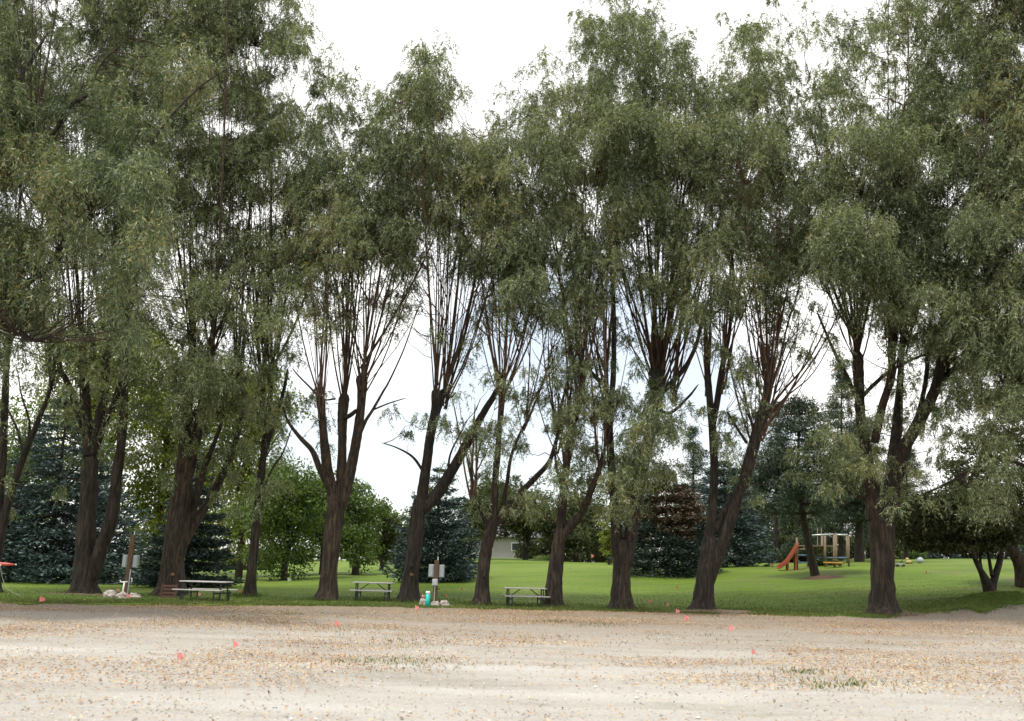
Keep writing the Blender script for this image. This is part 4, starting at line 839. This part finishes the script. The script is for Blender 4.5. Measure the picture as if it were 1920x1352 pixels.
def utility_post(g, lean, h, lab, spigot=False, low=False):
    r = thing('utility_post', lab, 'utility post', g, 'wooden utility posts with grey boxes'); r.rotation_euler = (0, lean, 0)
    p = MB(); p.box((0, 0, h / 2 - .1), (.17, .15, h + .2), bev=.02); p.build('post', M['postwood'], r)
    f = MB(); f.tube([(.04, 0, h - .02), (.04, 0, h + .14)], .018, 8); f.build('top_fitting', M['white'], r)
    for s_ in (-1, 1):
        b = MB(); b.box((s_ * .20, .10, h - (1.05 if spigot else .42)), (.22, .20, .50), bev=.02); bo = b.build('meter_box', M['boxgrey'], r)
        d = MB(); d.box((s_ * .215, -.012, h - (1.05 if spigot else .42)), (.15, .03, .44), bev=.008); d.build('box_door', M['boxgrey'], bo)
    c = MB(); c.tube([(-.02 if low else .11, -.095, 0), (-.02 if low else .11, -.095, h * .45)], .022, 8); c.build('conduit', M['galv'], r)
    if low:
        b = MB(); b.box((-.02, -.14, h * .5), (.22, .12, .26), bev=.015); bo = b.build('outlet_box', M['galv'], r)
        d = MB(); d.box((-.02, -.208, h * .5), (.16, .02, .19), bev=.006); d.build('cover', M['galv'], bo)
    else:
        b = MB(); b.tube([(.16, -.06, .75), (.21, -.09, .72), (.22, -.09, .62), (.18, -.07, .55)], .03, 8); b.build('socket', M['galv'], r)
    k = MB(); k.tube([(.06, 0, .95), (.17, -.02, .93)], .022, 6); k.build('valve', M['frame'], r); k = MB(); k.tube([(.06, 0, .62), (.18, -.02, .6)], .02, 6); k.build('valve', M['frame'], r)
    return r
gp1 = gat(243, 40.8); utility_post(gp1, R(1.5), 2.45, 'tall leaning utility post with two grey boxes, between the two left willows', True)
gp2 = gat(818, 40.2); utility_post(gp2, R(.8), 1.72, 'short upright utility post behind the teal marker tube', False, True)
sp = thing('water_spigot', 'white standpipe with a tee top among the left rocks', 'water tap', gat(237, 39.6))
t = MB(); t.tube([(0, 0, 0), (.03, 0, .62)], .03, 10); t.build('standpipe', M['white'], sp, True)
t = MB(); t.tube([(-.10, 0, .62), (.15, 0, .64)], .026, 8); t.tube([(-.13, 0, .70), (-.13, 0, .60)], .02, 8); t.build('tee_head', M['white'], sp, True)
mt = thing('marker_tube', 'teal tube with a white cap standing at the edge of the gravel', 'marker tube', gat(805, 38.3))
t = MB(); t.tube([(0, 0, 0), (0, 0, .5)], .085, 18); t.build('tube', M['teal'], mt, True)
t = MB(); t.tube([(0, 0, .5), (0, 0, .502), (0, 0, .57), (0, 0, .60)], [.08, .088, .088, .07], 18); t.build('cap', M['white'], mt, True)

def rock(g, dims, lab, seed):
    rr = random.Random(seed); V = []; nn, mm = 18, 12; Fs = []
    for j in range(mm + 1):
        a = math.pi * j / mm
        for i in range(nn):
            b = 2 * math.pi * i / nn; d = Vector((math.sin(a) * math.cos(b), math.sin(a) * math.sin(b), math.cos(a)))
            q = 1 + .45 * (float(vnoise(d.x * 2 + seed * 9, d.y * 2 + d.z * 3, 1, 40)) - .5) + .22 * (float(vnoise(d.x * 6 + seed, d.y * 6 + d.z * 7, 1, 41)) - .5)
            V.append((d.x * dims[0] * q, d.y * dims[1] * q, max(-.05, d.z * dims[2] * q + dims[2] * .55)))
    for j in range(mm):
        for i in range(nn): Fs.append((j * nn + i, (j + 1) * nn + i, (j + 1) * nn + (i + 1) % nn, j * nn + (i + 1) % nn))
    m = MB(); m.add(V, Fs); o = m.build('rock', M['rock']); o.location = g; o.rotation_euler = (0, 0, rr.random() * .6); tag(o, lab, 'rock', 'rocks around the posts'); return o
rock(gat(214, 39.4), (.27, .2, .19), 'leftmost pale rock of the group under the leaning post', 1)
rock(gat(238, 38.8), (.30, .2, .18), 'middle and broadest pale rock under the leaning post', 2)
rock(gat(260, 39.4), (.23, .18, .15), 'rightmost pale rock under the leaning post', 3)
rock(gat(797, 38.9), (.16, .15, .19), 'pale rock just left of the teal tube', 4)
rock(gat(819, 38.7), (.19, .16, .14), 'pale rock just right of the teal tube', 5)
rock(gat(836, 38.8), (.19, .17, .16), 'rightmost pale rock by the short post', 6)

cr = thing('crate', 'dark slatted wooden crate leaning on the thick willow trunk', 'crate', gat(322, 40.35)); cr.rotation_euler = (R(-8), 0, 0)
f_ = MB()
for z_ in (.08, .22, .36, .49): f_.box((0, 0, z_), (.56, .03, .08))
f_.build('slats', M['crate'], cr)
for x_ in (-.29, .29):
    f_ = MB(); f_.box((x_, .02, .29), (.04, .10, .58)); f_.build('side_rail', M['crate'], cr)
# wounds and burrs on trunks
def scar(px_, py_, Yt, w_, h_, parent_i, lab, dark=True):
    root = [o for o in bpy.data.objects if o.get('label') == WIL[parent_i]['lab']][0]
    c = Vector(at(px_, py_, Yt)) - root.location; m = MB(); n_ = 14
    V = [(c.x + math.cos(2 * math.pi * i / n_) * w_ * (1 + .15 * math.sin(3 * i)), c.y - .03, c.z + math.sin(2 * math.pi * i / n_) * h_) for i in range(n_)]
    V2 = [(c.x + (v[0] - c.x) * 1.35, c.y + .14, c.z + (v[2] - c.z) * 1.35) for v in V]; V3 = [(c.x + (v[0] - c.x) * .5, c.y + .02, c.z + (v[2] - c.z) * .5) for v in V]
    Fs = [(i, (i + 1) % n_, n_ + (i + 1) % n_, n_ + i) for i in range(n_)] + [((i + 1) % n_, i, 2 * n_ + i, 2 * n_ + (i + 1) % n_) for i in range(n_)] + [tuple(2 * n_ + i for i in range(n_))]
    m.add(V + V2 + V3, Fs); o = m.build('bark_wound', M['darkhole'] if dark else M['rawwood'], root, True); o['label'] = lab
scar(772, 1066, 40.62, .07, .14, 5, 'dark oval hollow in the bark'); scar(771, 1077, 40.60, .06, .05, 5, 'raw orange scar in the bark', False)
scar(1660, 1060, 39.1, .12, .15, 10, 'rounded burr scar'); scar(322, 1077, 41.45, .045, .05, 2, 'small pale knot', False)
scar(908, 1084, 40.22, .05, .08, 6, 'small knot in the bark')

# survey flags
def flag(px_, py_, lab, mat='pink', size=.10, wire=.14, Yf=None, turn=0.3):
    g = ghit(px_, py_ + (4 if py_ > 1150 else 2)) if Yf is None else gat(px_, Yf)
    size *= 1.0
    r = thing('marker_flag', lab, 'marker flag', g, 'small marker flags pushed into the ground'); r.rotation_euler = (random.uniform(-.12, .12), random.uniform(-.15, .15), turn + random.uniform(-.5, .5))
    m = MB(); m.tube([(0, 0, -.02), (0, 0, wire + size)], .0035, 5); m.build('wire', M['wire'], r)
    V = []; Fs = []; nx, nz_ = 5, 4
    for side in (0, 1):
        for j in range(nz_):
            for i in range(nx):
                u, v = i / (nx - 1), j / (nz_ - 1); zt = wire + size * (v * (1 - .55 * u) + .28 * u) ; V.append((u * size * .85, .018 * math.sin(u * 4 + v * 2) + side * .004, zt - .12 * size * u))
    for side in (0, 1):
        for j in range(nz_ - 1):
            for i in range(nx - 1):
                a = side * nx * nz_ + j * nx + i; q = (a, a + 1, a + nx + 1, a + nx); Fs.append(q if side == 0 else q[::-1])
    m = MB(); m.add(V, Fs); m.build('flag', M[mat], r)
flag(333, 1237, 'nearest pink flag, low in the gravel at the left', size=.12, wire=.03)
flag(437, 1213, 'pink flag in the gravel, second nearest on the left side', size=.12, wire=.03)
flag(627, 1173, 'pink flag in the gravel below the three-limbed willow', size=.14, wire=.04)
flag(778, 1144, 'pink flag on the gravel just left of the teal tube', size=.15, wire=.05)
flag(73, 1131, 'pink flag at the lawn edge near the left side of the picture', size=.19, wire=.07)
flag(236, 1123, 'pink flag in front of the rocks under the leaning post', size=.18, wire=.07)
flag(225, 1108, 'small pink flag behind the rocks under the leaning post', size=.12, wire=.2, Yf=41.5)
flag(369, 1119, 'pink flag on the grass in front of the left picnic table', size=.17, wire=.06)
flag(447, 1112, 'orange flag just right of the left picnic table', 'orangefilm', size=.13, wire=.07)
flag(793, 1118, 'pink flag planted behind the rock left of the teal tube', size=.12, wire=.32, Yf=39.2)
flag(835, 1120, 'orange flag on the grass right of the short post', 'orangefilm', size=.14, wire=.06)
flag(864, 1106, 'small orange flag on the lawn left of the slender willow', 'orangefilm', size=.11, wire=.05)
flag(913, 1110, 'orange flag peeping out beside the foot of the slender willow', 'orangefilm', size=.10, wire=.08, Yf=43.5)
flag(1217, 1131, 'pink flag on the lawn, first right of the double trunk', size=.14, wire=.05)
flag(1250, 1137, 'pink flag on the lawn, second right of the double trunk', size=.15, wire=.05)
flag(1267, 1150, 'pink flag at the gravel edge, farther of the two left of the flared foot', size=.16, wire=.05)
flag(1283, 1163, 'pink flag on the gravel, nearer of the two left of the flared foot', size=.17, wire=.05)
flag(1366, 1182, 'pink flag on the gravel right of the leaning willow', size=.15, wire=.05)
flag(1411, 1228, 'nearest pink flag of the right half, out on the pale gravel', size=.11, wire=.04)
flag(1268, 1103, 'small orange flag midway up the lawn between two willows', 'orangefilm', size=.13, wire=.05)
flag(1110, 1062, 'tall leaning pink marker on the far lawn crest', size=.32, wire=.5, Yf=84)
flag(1067, 1066, 'tiny pale flag on the far lawn by the hidden-end willow', 'white', size=.14, wire=.05)
flag(1447, 1062, 'tiny orange flag just left of the orange slide', 'orangefilm', size=.16, wire=.1)
flag(1735, 1076, 'small orange flag on the bank right of the burr-trunked willow', 'orangefilm', size=.15, wire=.06)
flag(543, 1080, 'white sprinkler flag on the lawn under the low dense tree', 'white', size=.26, wire=.1, Yf=62)

# red arm with hanging cord at the left edge
ra = thing('barrier_arm', 'red tapering arm reaching in at the left edge with a hanging cord', 'barrier', gat(-75, 37.5))
zt_ = float(at(2, 1058, 37.5)[2]) - ra.location.z; x2 = float(at(2, 1058, 37.5)[0]) - ra.location.x; x1 = float(at(30, 1057, 37.5)[0]) - ra.location.x
m = MB(); m.tube([(-.3, 0, zt_), (x2 - .25, 0, zt_), (x2 + .25, 0, zt_), (x1 - .05, 0, zt_ + .0)], [.09, .085, .06, .03], 10); m.build('arm', M['red'], ra, True)
m = MB(); m.ball((x1, 0, zt_), .03, 8, 6); m.ball((x2, -.06, zt_ - .04), .04, 8, 6); m.build('fitting', M['white'], ra, True)
ce = Vector(at(46, 1110, 37.5)) - ra.location; m = MB(); m.tube(smoothpath([(x2, -.06, zt_ - .05), (x2 + .13, -.06, zt_ * .62), (x2 + .38, -.06, zt_ * .26), (ce.x, -.06, .03)], 14).tolist(), .010, 5); m.build('cord', M['cord'], ra, True)
m = MB(); m.box((-.3, 0, zt_ / 2 - .05), (.14, .14, zt_ + .25), bev=.02); m.build('post', M['postwood'], ra)

# playground
pg = thing('play_structure', 'timber climbing frame with horizontal bars beside the orange slide', 'playground frame', gat(1560, 64))
def pl(px_, py_, Yv): return Vector(at(px_, py_, Yv)) - pg.location
def gl(px_, Yv): return gat(px_, Yv) - pg.location
def post(px_, top_, Yv, w_=.13):
    a = gl(px_, Yv); b = pl(px_ - 1, top_, Yv); m = MB(); m.tube([tuple(a - Vector((0, 0, .2))), tuple(b)], w_ / 2, 10); m.build('post', M['timber'], pg, True); return a, b
post(1495, 1008, 63); post(1516, 1010, 66); post(1565, 1001, 63, .16); post(1569, 1002, 67); post(1543, 1004, 66); post(1548, 1002, 63.5); post(1589, 1002, 67); post(1592, 1003, 63)
def rail(p1, p2, mt_, w_=.05, nm='rail'):
    m = MB(); m.tube([tuple(pl(*p1)), tuple(pl(*p2))], w_, 8); m.build(nm, M[mt_], pg, True)
rail((1523, 1004, 63), (1563, 1002, 63), 'galv', .06, 'top_bar'); rail((1569, 1003, 63), (1589, 1003, 63), 'galv', .06, 'top_bar')
rail((1496, 1041, 63), (1514, 1041, 64.5), 'bluebar', .05); rail((1496, 1055, 63), (1516, 1055, 64.5), 'bluebar', .05); rail((1548, 1046, 63.5), (1592, 1046, 63), 'bluebar', .05)
rail((1543, 1046, 66), (1526, 1046, 66), 'bluebar', .05); rail((1496, 1030, 63), (1516, 1030, 64.5), 'timber', .05)
m = MB(); a = pl(1520, 1023, 64); b = pl(1546, 1022, 65.5); m.box(((a.x + b.x) / 2, 1.2, a.z), (b.x - a.x + .6, 2.4, .08)); m.build('deck', M['timber'], pg)
m = MB(); a = pl(1545, 1055, 62.6); b = pl(1580, 1054, 62.6); m.box(((a.x + b.x) / 2, a.y, a.z), (b.x - a.x, .35, .09), bev=.02); be = m.build('bench_plank', M['yellowwood'], pg)
m = MB(); m.box((a.x + .15, a.y, a.z / 2 + .0), (.12, .25, max(.2, a.z - .1))); m.box((b.x - .15, b.y, a.z / 2), (.12, .25, max(.2, a.z - .1))); m.build('bench_support', M['timber'], pg)
m = MB()
for x_ in (1533, 1540): m.tube([tuple(pl(x_, 990, 65)), tuple(pl(x_, 1023, 65))], .02, 6)
m.build('rope', M['cord'], pg)
# slide: curved trough with side walls
sl = thing('slide', 'orange plastic slide coming down to the left of the timber frame', 'slide', gat(1478, 62.6)); P_ = []
for (a, b) in [(1496, 1023), (1490, 1033), (1482, 1045), (1475, 1055), (1468, 1061), (1459, 1066)]: P_.append(Vector(at(a, b, 62.6)) - sl.location)
P_ = smoothpath([tuple(p) for p in P_], 14); m = MB(); V = []; Fs = []
prof = [(-.28, .20), (-.24, .20), (-.21, .02), (.21, .02), (.24, .20), (.28, .20), (.28, -.04), (-.28, -.04)]
for p in P_:
    for (yy, zz) in prof: V.append((p[0], p[1] + yy, max(p[2] + zz, .02 + .25 * (zz > .1))))
n_ = len(prof)
for k in range(len(P_) - 1):
    for i in range(n_): Fs.append((k * n_ + i, k * n_ + (i + 1) % n_, (k + 1) * n_ + (i + 1) % n_, (k + 1) * n_ + i))
Fs.append(tuple(range(n_))); Fs.append(tuple((len(P_) - 1) * n_ + i for i in range(n_ - 1, -1, -1)))
m.add(V, Fs); m.build('chute', M['slide'], sl)
for q_ in (P_[8], P_[3]):
    m = MB(); m.bar((q_[0] + .05, 0, .0), (q_[0] + .05, 0, q_[2]), .4, .08); m.build('support', M['slide'], sl)

# toys on the bank
TS = .75
ty = thing('toy_buggy', 'small wheeled toy frame lying on the bank right of the burr-trunked willow', 'toy', gat(1690, 63))
ty.scale = (TS,) * 3; m = MB(); m.tube([(-.25, 0, .12), (.0, 0, .42), (.28, 0, .72), (.40, 0, .70)], .025, 6); m.tube([(.0, 0, .42), (.2, 0, .12)], .02, 6); m.tube([(.1, 0, .5), (.3, .1, .42)], .02, 6); m.build('handle_frame', M['frame'], ty, True)
m = MB(); m.box((-.1, 0, .2), (.42, .28, .16), bev=.03); m.build('seat', M['boxgrey'], ty)
for x_ in (-.3, .2):
    m = MB(); m.tube([(x_, -.14, .11), (x_, .14, .11)], .11, 12); m.build('wheel', M['frame'], ty)
ty = thing('toy_rider', 'yellow plastic toy on the sunlit bank between the toy frame and the ball', 'toy', gat(1705, 66))
ty.scale = (TS,) * 3; m = MB(); m.ball((0, 0, .2), .24, 12, 8, (1.15, .7, .7)); m.ball((-.1, 0, .42), .15, 10, 8, (1, .7, 1)); m.build('body', M['yellowplastic'], ty, True)
for x_ in (-.16, .2):
    m = MB(); m.tube([(x_, -.15, .08), (x_, .15, .08)], .085, 12); m.build('wheel', M['postwood'], ty)
bl = MB(); bl.ball((0, 0, .22), .22, 18, 12); o = bl.build("ball", M["boxgrey"], None, True); o.location = gat(1727, 67); tag(o, 'grey and dark ball on the sunlit bank, right of the yellow toy', 'ball')

# mulch mound, root mound
def mound(px_, Y_, rx_, ry_, h_, mat, name, lab, cat):
    g = gat(px_, Y_); n1, n2 = 40, 14; V = []; Fs = []
    for j in range(n2):
        rr_ = j / (n2 - 1)
        for i in range(n1):
            a = 2 * math.pi * i / n1; wob = 1 + .35 * (float(vnoise(math.cos(a) * 3 + px_, math.sin(a) * 3, 1, 60)) - .5) * 2
            x_ = math.cos(a) * rx_ * rr_ * wob; y_ = math.sin(a) * ry_ * rr_ * wob; z_ = float(gz(g.x + x_, g.y + y_)) - g.z + .03 + h_ * (1 - rr_ ** 2) ** 1.3 * (.7 + .6 * float(vnoise(x_ + px_, y_, .3, 61))) - .09 * (j == n2 - 1)
            V.append((x_, y_, z_))
    for j in range(n2 - 1):
        for i in range(n1): Fs.append((j * n1 + i, j * n1 + (i + 1) % n1, (j + 1) * n1 + (i + 1) % n1, (j + 1) * n1 + i))
    m = MB(); m.add(V, Fs); o = m.build(name, M[mat], None, True); o.location = g; return o
tag(mound(1542, 56, 1.1, .8, .14, 'mulch', 'mulch_bed', '', ''), kind='structure')
tag(mound(1333, 39.5, 1.7, .9, .12, 'soil', 'soil_mound', '', ''), kind='structure')
tag(mound(160, 41.2, 1.6, .8, .06, 'soil', 'soil_mound', '', ''), kind='structure')
tag(mound(1665, 39.6, 1.3, .8, .08, 'soil', 'soil_mound', '', ''), kind='structure')

# pale house far behind, seen under the olive trees
hs = thing('house', 'pale low house far behind the right picnic table, under the olive trees', 'house', gat(965, 118))
m = MB(); m.box((0, 3, 1.3), (11, 6, 2.6)); m.build('wall', M['house'], hs)
m = MB(); m.add([(-6, -.6, 2.55), (6, -.6, 2.55), (6, 6.6, 2.55), (-6, 6.6, 2.55), (-4.5, 3, 4.1), (4.5, 3, 4.1)], [(0, 1, 5, 4), (1, 2, 5), (2, 3, 4, 5), (3, 0, 4), (0, 3, 2, 1)]); m.build('roof', M['roof'], hs)
for x_ in (-3.2, .2, 3.2):
    m = MB(); m.box((x_, -.03, 1.45), (1.3, .08, 1.0)); w_ = m.build('window', M['white'], hs); m = MB(); m.box((x_, -.085, 1.45), (1.1, .03, .8)); m.build('pane', M['glass'], w_)
pt = MB(); ga = gat(1560, 101); gb = gat(1700, 101); pt.add([(ga.x, 99.5, ga.z + .10), (gb.x, 99.5, gb.z + .12), (gb.x, 101.5, gb.z + .14), (ga.x, 101.5, ga.z + .12)], [(0, 1, 2, 3)]); tag(pt.build('path', M['path']), kind='structure')
for ob in list(bpy.data.objects):
    if ob.type == 'MESH' and ob.get('kind') == 'structure' and 'label' in ob: del ob['label']
print('done')
